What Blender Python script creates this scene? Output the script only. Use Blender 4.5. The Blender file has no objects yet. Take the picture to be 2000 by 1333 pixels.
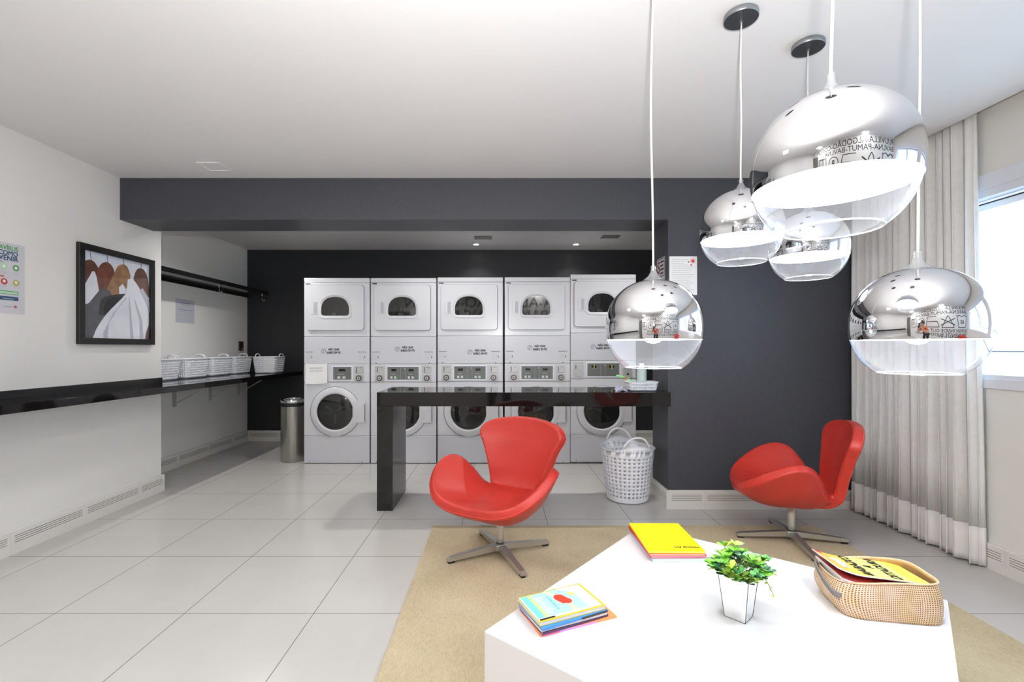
import bpy, bmesh, math, random
from mathutils import Vector, Matrix
random.seed(7)
PI = math.pi
sc = bpy.context.scene
COL = sc.collection

# ------------------------------------------------------------------ camera
F, CX, CY, CH = 915.0, 975.0, 681.0, 1.23
cam_d = bpy.data.cameras.new('camera')
cam = bpy.data.objects.new('camera', cam_d)
COL.objects.link(cam)
cam.location = (0, 0, CH)
cam.rotation_euler = (PI / 2, 0, 0)
cam_d.sensor_width = 36.0
cam_d.lens = F * 36.0 / 2000.0
cam_d.shift_x = (1000 - CX) / 2000.0
cam_d.shift_y = (CY - 666.5) / 2000.0
cam_d.clip_start = 0.01
sc.camera = cam

# ------------------------------------------------------------------ world / exposure
sc.view_settings.view_transform = 'Standard'
sc.view_settings.look = 'None'
sc.view_settings.gamma = 1.0
sc.view_settings.use_curve_mapping = False
sc.view_settings.exposure = 0.32
w = bpy.data.worlds.new('daylight')
sc.world = w
w.use_nodes = True
bg = w.node_tree.nodes['Background']
bg.inputs[0].default_value = (0.62, 0.82, 1.0, 1)
bg.inputs[1].default_value = 3.2
sc.cycles.max_bounces = 10
sc.cycles.diffuse_bounces = 6
sc.cycles.glossy_bounces = 6
sc.cycles.transparent_max_bounces = 16
sc.cycles.sample_clamp_indirect = 6.0
sc.cycles.caustics_reflective = False
sc.cycles.caustics_refractive = False

BULB_W = 6.0           # each pendant bulb
HID_W = 56.0           # downlights added unseen behind the header to brighten the niche
DOWN_W = 28.0           # each lit downlight in the laundry niche
FLASH_W = 310.0        # the photographer's flash, bounced off the ceiling
ROOM_W = 22.0          # each unseen ceiling panel added to fill the room


# ------------------------------------------------------------------ helpers
def lin(c):
    return tuple(((v / 255.0) / 12.92 if v / 255.0 <= 0.04045 else (((v / 255.0) + 0.055) / 1.055) ** 2.4) for v in c) + (1.0,)


MATS = {}


def mat(name, rgb, rough=0.5, metal=0.0, spec=0.5, noise=None, bump=None, trans=0.0, coat=0.0, emit=None):
    """principled material, noise=(scale, amount) varies the colour, bump=(scale, strength)"""
    if name in MATS:
        return MATS[name]
    m = bpy.data.materials.new(name)
    m.use_nodes = True
    nt = m.node_tree
    b = nt.nodes['Principled BSDF']
    b.inputs['Base Color'].default_value = lin(rgb)
    b.inputs['Roughness'].default_value = rough
    b.inputs['Metallic'].default_value = metal
    b.inputs['Specular IOR Level'].default_value = spec
    b.inputs['Coat Weight'].default_value = coat
    tc = nt.nodes.new('ShaderNodeTexCoord')
    if noise:
        n = nt.nodes.new('ShaderNodeTexNoise')
        n.inputs['Scale'].default_value = noise[0]
        n.inputs['Detail'].default_value = 4
        nt.links.new(tc.outputs['Object'], n.inputs['Vector'])
        r = nt.nodes.new('ShaderNodeMapRange')
        r.inputs['From Min'].default_value = 0.3
        r.inputs['From Max'].default_value = 0.7
        r.inputs['To Min'].default_value = 1 - noise[1]
        r.inputs['To Max'].default_value = 1 + noise[1]
        nt.links.new(n.outputs['Fac'], r.inputs['Value'])
        mx = nt.nodes.new('ShaderNodeMix')
        mx.data_type = 'RGBA'
        mx.blend_type = 'MULTIPLY'
        mx.inputs[0].default_value = 1.0
        mx.inputs[6].default_value = lin(rgb)
        nt.links.new(r.outputs[0], mx.inputs[7])
        nt.links.new(mx.outputs[2], b.inputs['Base Color'])
    if bump:
        n2 = nt.nodes.new('ShaderNodeTexNoise')
        n2.inputs['Scale'].default_value = bump[0]
        n2.inputs['Detail'].default_value = 3
        nt.links.new(tc.outputs['Object'], n2.inputs['Vector'])
        bp = nt.nodes.new('ShaderNodeBump')
        bp.inputs['Strength'].default_value = bump[1]
        bp.inputs['Distance'].default_value = 0.002
        nt.links.new(n2.outputs['Fac'], bp.inputs['Height'])
        nt.links.new(bp.outputs[0], b.inputs['Normal'])
    if emit:
        b.inputs['Emission Color'].default_value = lin(rgb)
        b.inputs['Emission Strength'].default_value = emit
    MATS[name] = m
    return m


def mat_thin_glass(name, tint=(255, 255, 255), haze=0.05, rough=0.02, refl=1.0):
    m = bpy.data.materials.new(name)
    m.use_nodes = True
    nt = m.node_tree
    for n in list(nt.nodes):
        nt.nodes.remove(n)
    out = nt.nodes.new('ShaderNodeOutputMaterial')
    tr = nt.nodes.new('ShaderNodeBsdfTransparent')
    tr.inputs[0].default_value = lin(tint)
    gl = nt.nodes.new('ShaderNodeBsdfGlossy')
    gl.inputs['Roughness'].default_value = rough
    df = nt.nodes.new('ShaderNodeBsdfTranslucent')
    df2 = nt.nodes.new('ShaderNodeBsdfDiffuse')
    md = nt.nodes.new('ShaderNodeMixShader')
    nt.links.new(df.outputs[0], md.inputs[1])
    nt.links.new(df2.outputs[0], md.inputs[2])
    m1 = nt.nodes.new('ShaderNodeMixShader')
    m1.inputs[0].default_value = haze
    nt.links.new(tr.outputs[0], m1.inputs[1])
    nt.links.new(md.outputs[0], m1.inputs[2])
    fr = nt.nodes.new('ShaderNodeLayerWeight')
    fr.inputs[0].default_value = 0.5
    pw = nt.nodes.new('ShaderNodeMath')
    pw.operation = 'POWER'
    pw.inputs[1].default_value = 4.5
    nt.links.new(fr.outputs['Facing'], pw.inputs[0])
    mu = nt.nodes.new('ShaderNodeMath')
    mu.operation = 'MULTIPLY_ADD'
    mu.use_clamp = True
    mu.inputs[1].default_value = min(0.95, 0.6 * refl)
    mu.inputs[2].default_value = 0.04 * refl
    nt.links.new(pw.outputs[0], mu.inputs[0])
    m2 = nt.nodes.new('ShaderNodeMixShader')
    nt.links.new(mu.outputs[0], m2.inputs[0])
    nt.links.new(m1.outputs[0], m2.inputs[1])
    nt.links.new(gl.outputs[0], m2.inputs[2])
    nt.links.new(m2.outputs[0], out.inputs[0])
    MATS[name] = m
    return m


def tag(o, label=None, cat=None, group=None, kind=None):
    if label:
        o['label'] = label
    if cat:
        o['category'] = cat
    if group:
        o['group'] = group
    if kind:
        o['kind'] = kind
    return o


def thing(name, label, cat, loc=(0, 0, 0), rz=0.0, group=None):
    o = bpy.data.objects.new(name, None)
    o.empty_display_size = 0.1
    COL.objects.link(o)
    o.location = loc
    o.rotation_euler = (0, 0, rz)
    return tag(o, label, cat, group)


_FONT = {}


def text_geo(s, size, align='CENTER', bold=0.0, shear=0.0):
    key = (s, size, align, bold, shear)
    if key not in _FONT:
        cu = bpy.data.curves.new('lettering', 'FONT')
        cu.body = s
        cu.size = size
        cu.align_x = align
        cu.align_y = 'CENTER'
        cu.offset = bold
        cu.shear = shear
        cu.resolution_u = 3
        ob = bpy.data.objects.new('lettering', cu)
        COL.objects.link(ob)
        dg = bpy.context.evaluated_depsgraph_get()
        dg.update()
        me = bpy.data.meshes.new_from_object(ob.evaluated_get(dg))
        vs = [v.co.copy() for v in me.vertices]
        fs = [tuple(p.vertices) for p in me.polygons]
        bpy.data.objects.remove(ob)
        bpy.data.curves.remove(cu)
        bpy.data.meshes.remove(me)
        _FONT[key] = (vs, fs)
    return _FONT[key]


class MB:
    """collects shapes in one bmesh and links them as one mesh object"""

    def __init__(self):
        self.bm = bmesh.new()
        self.mats = []
        self.mi = 0
        self.smooth = False

    def m(self, material):
        if material not in self.mats:
            self.mats.append(material)
        self.mi = self.mats.index(material)
        return self

    def _mark(self, faces):
        for f in faces:
            f.material_index = self.mi
            f.smooth = self.smooth

    def geo(self, vs, fs, M=None):
        bv = [self.bm.verts.new((M @ Vector(v)) if M else v) for v in vs]
        out = []
        for f in fs:
            try:
                out.append(self.bm.faces.new([bv[i] for i in f]))
            except ValueError:
                pass
        self._mark(out)
        return bv, out

    def box(self, x0, x1, y0, y1, z0, z1, bev=0.0, seg=2, M=None):
        vs = [(x0, y0, z0), (x1, y0, z0), (x1, y1, z0), (x0, y1, z0), (x0, y0, z1), (x1, y0, z1), (x1, y1, z1), (x0, y1, z1)]
        fs = [(3, 2, 1, 0), (4, 5, 6, 7), (0, 1, 5, 4), (1, 2, 6, 5), (2, 3, 7, 6), (3, 0, 4, 7)]
        bv, bf = self.geo(vs, fs, M)
        if bev > 0:
            es = list({e for f in bf for e in f.edges})
            r = bmesh.ops.bevel(self.bm, geom=es, offset=bev, segments=seg, affect='EDGES', profile=0.5)
            self._mark(r['faces'])
        return self

    def prism(self, pts, a0, a1, axis='z', M=None):
        """extrude a 2D outline; axis z: pts are (x,y); y: (x,z); x: (y,z)"""
        def p3(p, a):
            return (p[0], p[1], a) if axis == 'z' else ((p[0], a, p[1]) if axis == 'y' else (a, p[0], p[1]))
        n = len(pts)
        vs = [p3(p, a0) for p in pts] + [p3(p, a1) for p in pts]
        fs = [tuple(range(n))[::-1], tuple(range(n, 2 * n))] + [(i, (i + 1) % n, n + (i + 1) % n, n + i) for i in range(n)]
        self.geo(vs, fs, M)
        return self

    def lathe(self, prof, seg=32, M=None, cap0=False, cap1=False, a0=0.0, a1=2 * PI):
        full = abs(a1 - a0 - 2 * PI) < 1e-6
        ns = seg if full else seg + 1
        vs = []
        for r, z in prof:
            for i in range(ns):
                a = a0 + (a1 - a0) * i / seg
                vs.append((r * math.cos(a), r * math.sin(a), z))
        fs = []
        for j in range(len(prof) - 1):
            for i in range(seg):
                i2 = (i + 1) % ns
                fs.append((j * ns + i, j * ns + i2, (j + 1) * ns + i2, (j + 1) * ns + i))
        if cap0:
            fs.append(tuple(range(ns))[::-1])
        if cap1:
            fs.append(tuple((len(prof) - 1) * ns + i for i in range(ns)))
        self.geo(vs, fs, M)
        return self

    def cyl(self, c, r, h, seg=24, axis='z', r2=None):
        R = Matrix.Translation(Vector(c))
        if axis == 'y':
            R = R @ Matrix.Rotation(-PI / 2, 4, 'X')
        elif axis == 'x':
            R = R @ Matrix.Rotation(PI / 2, 4, 'Y')
        return self.lathe([(r, 0), (r if r2 is None else r2, h)], seg, R, True, True)

    def tube(self, pts, r, seg=10, closed=False, cap=True, flat=None):
        pts = [Vector(p) for p in pts]
        n = len(pts)
        rings = []
        up = Vector((0, 0, 1))
        for i, p in enumerate(pts):
            if closed:
                t = pts[(i + 1) % n] - pts[i - 1]
            else:
                t = pts[min(i + 1, n - 1)] - pts[max(i - 1, 0)]
            t.normalize()
            if abs(t.dot(up)) > 0.97:
                a = t.cross(Vector((1, 0, 0))).normalized()
            else:
                a = t.cross(up).normalized()
            b = a.cross(t).normalized()
            rr = r[i] if isinstance(r, (list, tuple)) else r
            ra, rb = (rr, rr) if flat is None else (rr * flat[0], rr * flat[1])
            rings.append([p + a * (ra * math.cos(2 * PI * k / seg)) + b * (rb * math.sin(2 * PI * k / seg)) for k in range(seg)])
        vs = [v for ring in rings for v in ring]
        fs = []
        for j in range(n if closed else n - 1):
            j2 = (j + 1) % n
            for k in range(seg):
                k2 = (k + 1) % seg
                fs.append((j * seg + k, j * seg + k2, j2 * seg + k2, j2 * seg + k))
        if cap and not closed:
            fs.append(tuple(range(seg))[::-1])
            fs.append(tuple((n - 1) * seg + k for k in range(seg)))
        self.geo(vs, fs)
        return self

    def build(self, name, parent=None, material=None, smooth=None, mods=(), loc=None):
        if smooth is not None:
            for f in self.bm.faces:
                f.smooth = smooth
        bmesh.ops.recalc_face_normals(self.bm, faces=self.bm.faces) if getattr(self, 'fix', True) else None
        me = bpy.data.meshes.new(name)
        self.bm.to_mesh(me)
        self.bm.free()
        for mm in (self.mats or ([material] if material else [])):
            me.materials.append(mm)
        o = bpy.data.objects.new(name, me)
        COL.objects.link(o)
        if parent is not None:
            o.parent = parent
        if loc:
            o.location = loc
        if smooth == 'auto' or getattr(self, 'auto', False):
            try:
                me.set_sharp_from_angle(angle=math.radians(35))
            except Exception:
                pass
        return o


def mb(material=None):
    b = MB()
    if material:
        b.m(material)
    return b


def smooth_auto(o, ang=35):
    for p in o.data.polygons:
        p.use_smooth = True
    o.data.set_sharp_from_angle(angle=math.radians(ang))
    return o


class Print(MB):
    """flat printing on a sheet: origin, right and up vectors; each layer sits a hair above the last"""

    def __init__(self, org, right, up):
        super().__init__()
        self.o, self.r, self.u = Vector(org), Vector(right).normalized(), Vector(up).normalized()
        self.n = self.r.cross(self.u)
        self.lay = 0.0004
        self.fix = False

    def M(self, x, y, rot=0.0):
        B = Matrix((self.r, self.u, self.n)).transposed().to_4x4()
        B.translation = self.o + self.r * x + self.u * y + self.n * self.lay
        self.lay += 0.00004
        return B @ Matrix.Rotation(rot, 4, 'Z')

    def rect(self, material, x0, x1, y0, y1):
        self.m(material)
        self.geo([(x0, y0, 0), (x1, y0, 0), (x1, y1, 0), (x0, y1, 0)], [(0, 1, 2, 3)], self.M(0, 0))
        return self

    def poly(self, material, pts):
        self.m(material)
        M = self.M(0, 0)
        bv = [self.bm.verts.new(M @ Vector((p[0], p[1], 0))) for p in pts]
        f = self.bm.faces.new(bv)
        self._mark([f])
        bmesh.ops.triangulate(self.bm, faces=[f])
        return self

    def disc(self, material, x, y, rx, ry=None, rin=0.0, seg=24, a0=0.0, a1=2 * PI):
        ry = rx if ry is None else ry
        self.m(material)
        M = self.M(x, y)
        n = seg
        full = abs(a1 - a0 - 2 * PI) < 1e-6
        if rin <= 0:
            vs = [(rx * math.cos(2 * PI * i / n), ry * math.sin(2 * PI * i / n), 0) for i in range(n)]
            self.geo(vs, [tuple(range(n))], M)
        else:
            nn = n if full else n + 1
            vs = [(rx * math.cos(a0 + (a1 - a0) * i / n), ry * math.sin(a0 + (a1 - a0) * i / n), 0) for i in range(nn)]
            vs += [((rx - rin) * math.cos(a0 + (a1 - a0) * i / n), (ry - rin) * math.sin(a0 + (a1 - a0) * i / n), 0) for i in range(nn)]
            fs = [(i, (i + 1) % nn, nn + (i + 1) % nn, nn + i) for i in range(n)]
            self.geo(vs, fs, M)
        return self

    def line(self, material, p, q, wd):
        p, q = Vector((p[0], p[1])), Vector((q[0], q[1]))
        d = (q - p).normalized()
        s = Vector((-d.y, d.x)) * wd / 2
        return self.poly(material, [p + s, p - s, q - s, q + s])

    def text(self, material, s, x, y, size, align='CENTER', rot=0.0, bold=0.0, sx=1.0, shear=0.0):
        self.m(material)
        vs, fs = text_geo(s, size, align, 0.0, shear)
        for k in ((-1, -1), (1, 1), (-1, 1), (1, -1)) if bold > 0 else ((0, 0),):
            self.geo([(v.x * sx + k[0] * bold, v.y + k[1] * bold, 0) for v in vs], fs, self.M(x, y, rot))
        return self


# ------------------------------------------------------------------ materials
white_wall = mat('white_wall_paint', (228, 226, 221), 0.7, noise=(1.5, 0.012), bump=(180, 0.12))
ceil_mat = mat('ceiling_paint', (226, 224, 224), 0.8, noise=(1.2, 0.01))
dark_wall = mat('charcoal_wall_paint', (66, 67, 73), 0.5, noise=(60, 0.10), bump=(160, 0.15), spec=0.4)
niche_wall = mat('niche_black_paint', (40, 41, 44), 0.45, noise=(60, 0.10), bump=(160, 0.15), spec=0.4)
base_mat = mat('ceramic_baseboard', (222, 219, 212), 0.25)
groove_mat = mat('baseboard_groove', (70, 66, 62), 0.8)
black_gloss = mat('polished_black_top', (22, 19, 19), 0.05, spec=0.42, noise=(8, 0.25))
black_satin = mat('black_lacquer', (28, 27, 27), 0.2, spec=0.42, noise=(5, 0.25))
enamel = mat('white_enamel', (210, 210, 214), 0.22, noise=(1.5, 0.01))
enamel_cool = mat('white_enamel_panel', (204, 204, 209), 0.3)
seam_mat = mat('seam_shadow_grey', (96, 96, 100), 0.6)
dark_plastic = mat('dark_plastic', (30, 30, 30), 0.35)
rubber = mat('black_rubber', (18, 18, 18), 0.7)
chrome = mat('chrome', (232, 232, 234), 0.04, metal=1.0)
brushed = mat('brushed_steel', (176, 172, 166), 0.28, metal=1.0, noise=(3, 0.05))
alu = mat('cast_aluminium', (196, 194, 188), 0.34, metal=0.85)
alu_pole = mat('satin_pole', (214, 211, 203), 0.35, metal=0.25)
plastic_white = mat('white_plastic', (236, 236, 240), 0.4)
plastic_clear = mat_thin_glass('clear_plastic', haze=0.25, rough=0.08)
leather = mat('red_leather', (190, 52, 42), 0.33, spec=0.45, noise=(6, 0.05), bump=(420, 0.35))
leather_pipe = mat('red_piping', (206, 60, 50), 0.4)
table_white = mat('white_laminate', (228, 226, 226), 0.3)
paper = mat('paper', (236, 235, 232), 0.7)
ink = mat('black_ink', (26, 26, 28), 0.6)
grey_ink = mat('grey_ink', (150, 150, 152), 0.7)
pale_ink = mat('pale_grey_ink', (190, 190, 190), 0.7)
red_ink = mat('red_ink', (200, 40, 45), 0.6)
pink_ink = mat('pink_ink', (236, 190, 190), 0.6)
glass_lamp = mat_thin_glass('lamp_glass', tint=(246, 249, 255), haze=0.026, rough=0.02, refl=1.6)
lamp_inner = mat('lamp_inner_white', (244, 246, 250), 0.6)


def floor_material():
    m = bpy.data.materials.new('ceramic_floor_tiles')
    m.use_nodes = True
    nt = m.node_tree
    b = nt.nodes['Principled BSDF']
    tc = nt.nodes.new('ShaderNodeTexCoord')
    sp = nt.nodes.new('ShaderNodeSeparateXYZ')
    nt.links.new(tc.outputs['Object'], sp.inputs[0])

    def mt(op, a, bb=None, clamp=False):
        n = nt.nodes.new('ShaderNodeMath')
        n.operation = op
        n.use_clamp = clamp
        for i, v in enumerate((a, bb)):
            if v is None:
                continue
            if isinstance(v, (int, float)):
                n.inputs[i].default_value = v
            else:
                nt.links.new(v, n.inputs[i])
        return n.outputs[0]
    gs, ids = [], []
    for ax, off in ((0, -0.86), (1, 2.17)):
        s = mt('DIVIDE', mt('SUBTRACT', sp.outputs[ax], off), 0.6)
        s = mt('ADD', s, 100.5)
        fr = mt('FRACT', s)
        ids.append(mt('FLOOR', s))
        d = mt('ABSOLUTE', mt('SUBTRACT', fr, 0.5))       # 0 at the joint
        gs.append(mt('SUBTRACT', 1.0, mt('SMOOTHSTEP', d, None) if False else mt('DIVIDE', d, 0.0032), True))
    g = mt('MAXIMUM', gs[0], gs[1])
    gm = mt('MULTIPLY', mt('GREATER_THAN', g, 0.05), 0.9)
    cb = nt.nodes.new('ShaderNodeCombineXYZ')
    nt.links.new(ids[0], cb.inputs[0])
    nt.links.new(ids[1], cb.inputs[1])
    wn = nt.nodes.new('ShaderNodeTexWhiteNoise')
    nt.links.new(cb.outputs[0], wn.inputs['Vector'])
    nz = nt.nodes.new('ShaderNodeTexNoise')
    nz.inputs['Scale'].default_value = 5
    nz.inputs['Detail'].default_value = 6
    nt.links.new(tc.outputs['Object'], nz.inputs['Vector'])
    v = mt('ADD', mt('MULTIPLY', wn.outputs['Value'], 0.03), mt('MULTIPLY', nz.outputs['Fac'], 0.06))
    v = mt('ADD', v, 0.95)
    mx = nt.nodes.new('ShaderNodeMix')
    mx.data_type = 'RGBA'
    mx.blend_type = 'MULTIPLY'
    mx.inputs[0].default_value = 1
    mx.inputs[6].default_value = lin((196, 193, 188))
    nt.links.new(v, mx.inputs[7])
    m2 = nt.nodes.new('ShaderNodeMix')
    m2.data_type = 'RGBA'
    nt.links.new(gm, m2.inputs[0])
    nt.links.new(mx.outputs[2], m2.inputs[6])
    m2.inputs[7].default_value = lin((96, 92, 88))
    nt.links.new(m2.outputs[2], b.inputs['Base Color'])
    b.inputs['Roughness'].default_value = 0.22
    b.inputs['Specular IOR Level'].default_value = 0.35
    return m


floor_mat = floor_material()

# ------------------------------------------------------------------ room shell
XL, XA, XR = -2.915, -3.345, 2.75
YB, YP, YF = 6.22, 3.6, -1.35
H = 2.54


def struct(name, b, **k):
    o = b.build(name, **k)
    o['kind'] = 'structure'
    return o


struct('floor', mb(floor_mat).box(-3.6, 2.95, YF - 0.2, YB + 0.2, -0.08, 0.0))
struct('ceiling', mb(ceil_mat).box(-3.6, 2.655, YF - 0.2, YB + 0.2, H, H + 0.1)
       .box(-3.6, 2.95, YF - 0.2, YB + 0.2, H + 0.22, H + 0.3).box(2.645, 2.655, YF - 0.2, YB + 0.2, H + 0.1, H + 0.22))
struct('wall_left', mb(white_wall).box(-3.6, XL, YF - 0.2, 4.04, 0, H))
struct('wall_niche_left', mb(white_wall).box(-3.6, XA, 4.04, YB + 0.2, 0, H))
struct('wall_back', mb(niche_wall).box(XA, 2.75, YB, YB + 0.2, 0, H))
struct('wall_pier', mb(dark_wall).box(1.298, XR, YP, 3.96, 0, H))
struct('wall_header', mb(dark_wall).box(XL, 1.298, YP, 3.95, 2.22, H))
struct('wall_front', mb(white_wall).box(XL, XR, YF - 0.2, YF, 0, H))
# right wall with two window openings
WZ0, WZ1 = 1.06, 2.13
wins = [(-1.15, 0.70), (0.95, 3.13)]
wr = mb(white_wall)
wr.box(XR, 2.95, YF - 0.2, YB + 0.2, 0, WZ0).box(XR, 2.95, YF - 0.2, YB + 0.2, WZ1, H + 0.22)
for a, b_ in ((YF - 0.2, wins[0][0]), (wins[0][1], wins[1][0]), (wins[1][1], YB + 0.2)):
    wr.box(XR, 2.95, a, b_, WZ0, WZ1)
struct('wall_right', wr)


# baseboards with four routed grooves, in tiles of half a metre
def baseboard(name, p, q, hgt=0.142, th=0.018, first=0.25, step=0.5, ends=(0, 0)):
    """runs from p to q along the wall foot; the wall lies to the left of p->q, the room to the right"""
    p, q = Vector((p[0], p[1], 0)), Vector((q[0], q[1], 0))
    d = (q - p)
    L = d.length
    d.normalize()
    n = Vector((d.y, -d.x, 0))
    M = Matrix(((d.x, n.x, 0, p.x), (d.y, n.y, 0, p.y), (0, 0, 1, 0), (0, 0, 0, 1)))
    b = mb(base_mat)
    zs = [0.068, 0.081, 0.094, 0.107]
    flat = [(0, 0), (th, 0), (th, hgt - 0.006), (th - 0.006, hgt), (0, hgt)]
    gr = [(0, 0), (th, 0)]
    for z in zs:
        gr += [(th, z - 0.0022), (th - 0.005, z - 0.0012), (th - 0.005, z + 0.0012), (th, z + 0.0022)]
    gr += [(th, hgt - 0.006), (th - 0.006, hgt), (0, hgt)]
    cuts = []
    x = first
    while x < L:
        cuts.append(x)
        x += step
    edges = [0.0] + cuts + [L]
    for a, c in zip(edges[:-1], edges[1:]):
        g0, g1 = min(a + 0.02, c), max(c - 0.02, a)
        e0 = a if a == 0 else a + 0.0008
        b.m(base_mat)
        if g1 > g0:
            b.prism([(u, z) for u, z in flat], e0, g0, 'x', M)
            b.prism([(u, z) for u, z in gr], g0, g1, 'x', M)
            b.prism([(u, z) for u, z in flat], g1, c, 'x', M)
            b.m(groove_mat)
            for z in zs:
                b.box(g0, g1, th - 0.0052, th - 0.0035, z - 0.0016, z + 0.0016, M=M)
        else:
            b.prism([(u, z) for u, z in flat], e0, c, 'x', M)
    return struct(name, b)


baseboard('baseboard_left', (XL, YF), (XL, 4.058), first=0.13)
baseboard('baseboard_niche_left', (XA, 4.06), (XA, YB), first=0.3)
baseboard('baseboard_back', (XA + 0.018, YB), (2.75, YB), first=0.4)
baseboard('baseboard_pier_side', (1.298, 3.96), (1.298, YP - 0.018), first=0.9)
baseboard('baseboard_pier_front', (1.298, YP), (2.75, YP), first=0.272)
baseboard('baseboard_right', (XR, YP - 0.02), (XR, YF), first=0.55)
baseboard('baseboard_front', (XR, YF), (XL, YF), first=0.3)

# windows: casing in the wall, top-hinged sash pushed out, frosted pane
win_white = mat('window_white_aluminium', (226, 228, 236), 0.35)
gasket = mat('window_gasket', (28, 28, 30), 0.6)
pane_m = bpy.data.materials.new('frosted_pane')
pane_m.use_nodes = True
_nt = pane_m.node_tree
for _n in list(_nt.nodes):
    _nt.nodes.remove(_n)
_o = _nt.nodes.new('ShaderNodeOutputMaterial')
_t = _nt.nodes.new('ShaderNodeBsdfTransparent')
_t.inputs[0].default_value = (0.85, 0.90, 0.94, 1)
_tl = _nt.nodes.new('ShaderNodeBsdfTranslucent')
_tl.inputs[0].default_value = (0.85, 0.9, 0.95, 1)
_mx = _nt.nodes.new('ShaderNodeMixShader')
_mx.inputs[0].default_value = 0.5
_nt.links.new(_t.outputs[0], _mx.inputs[1])
_nt.links.new(_tl.outputs[0], _mx.inputs[2])
_nt.links.new(_mx.outputs[0], _o.inputs[0])


def window(name, y0, y1):
    e = bpy.data.objects.new(name, None)
    COL.objects.link(e)
    e.location = (XR, (y0 + y1) / 2, WZ0)
    e['kind'] = 'structure'
    hw = (y1 - y0) / 2
    hh = WZ1 - WZ0
    b = mb(win_white)       # casing strips on the wall and liner in the opening
    b.box(-0.014, 0, -hw - 0.08, hw + 0.08, hh, hh + 0.083, 0.003)
    b.box(-0.014, 0, -hw - 0.08, hw + 0.08, -0.055, 0, 0.003)
    b.box(-0.014, 0, -hw - 0.08, -hw, 0, hh, 0.003).box(-0.014, 0, hw, hw + 0.08, 0, hh, 0.003)
    b.box(0, 0.16, -hw, hw, 0, 0.022).box(0, 0.16, -hw, hw, hh - 0.045, hh)
    b.box(0, 0.16, -hw, -hw + 0.022, 0.022, hh - 0.045).box(0, 0.16, hw - 0.022, hw, 0.022, hh - 0.045)
    b.build('window_frame', e)
    # sashes
    nS = 2
    wS = (2 * hw - 0.044) / nS
    for i in range(nS):
        s0 = -hw + 0.022 + i * wS + 0.003
        s1 = s0 + wS - 0.006
        R = Matrix.Translation((0.07, 0, hh - 0.055)) @ Matrix.Rotation(math.radians(-25), 4, 'Y')
        b = mb(win_white)
        hS = hh - 0.085
        b.box(-0.015, 0.015, s0, s1, -0.04, 0.0, M=R).box(-0.015, 0.015, s0, s1, -hS, -hS + 0.04, M=R)
        b.box(-0.015, 0.015, s0, s0 + 0.04, -hS + 0.04, -0.04, M=R).box(-0.015, 0.015, s1 - 0.04, s1, -hS + 0.04, -0.04, M=R)
        b.m(gasket)
        b.box(-0.019, -0.015, s0, s1, -0.006, 0.0, M=R)
        b.box(-0.017, -0.015, s0 + 0.036, s1 - 0.036, -hS + 0.036, -hS + 0.041, M=R)
        b.box(-0.017, -0.015, s0 + 0.036, s0 + 0.041, -hS + 0.036, -0.04, M=R)
        b.box(-0.017, -0.015, s1 - 0.041, s1 - 0.036, -hS + 0.036, -0.04, M=R)
        s = b.build('sash', e)
        g = mb(pane_m).box(-0.002, 0.002, s0 + 0.038, s1 - 0.038, -hS + 0.038, -0.038, M=R).build('pane', s)
    return e


window('window_1', *wins[1])
window('window_2', *wins[0])
for nm, (a, b_) in (('w1', wins[1]), ('w2', wins[0])):
    ld = bpy.data.lights.new('window_portal', 'AREA')
    ld.shape = 'RECTANGLE'
    ld.size = WZ1 - WZ0
    ld.size_y = b_ - a
    ld.cycles.is_portal = True
    lo = bpy.data.objects.new('window_portal', ld)
    COL.objects.link(lo)
    lo.location = (2.97, (a + b_) / 2, (WZ0 + WZ1) / 2)
    lo.rotation_euler = (0, PI / 2, 0)

# ------------------------------------------------------------------ curtain
cur_mat = mat('linen_curtain', (222, 220, 217), 0.85, noise=(30, 0.03))
hem_mat = mat('curtain_hem', (226, 222, 218), 0.85)


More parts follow.
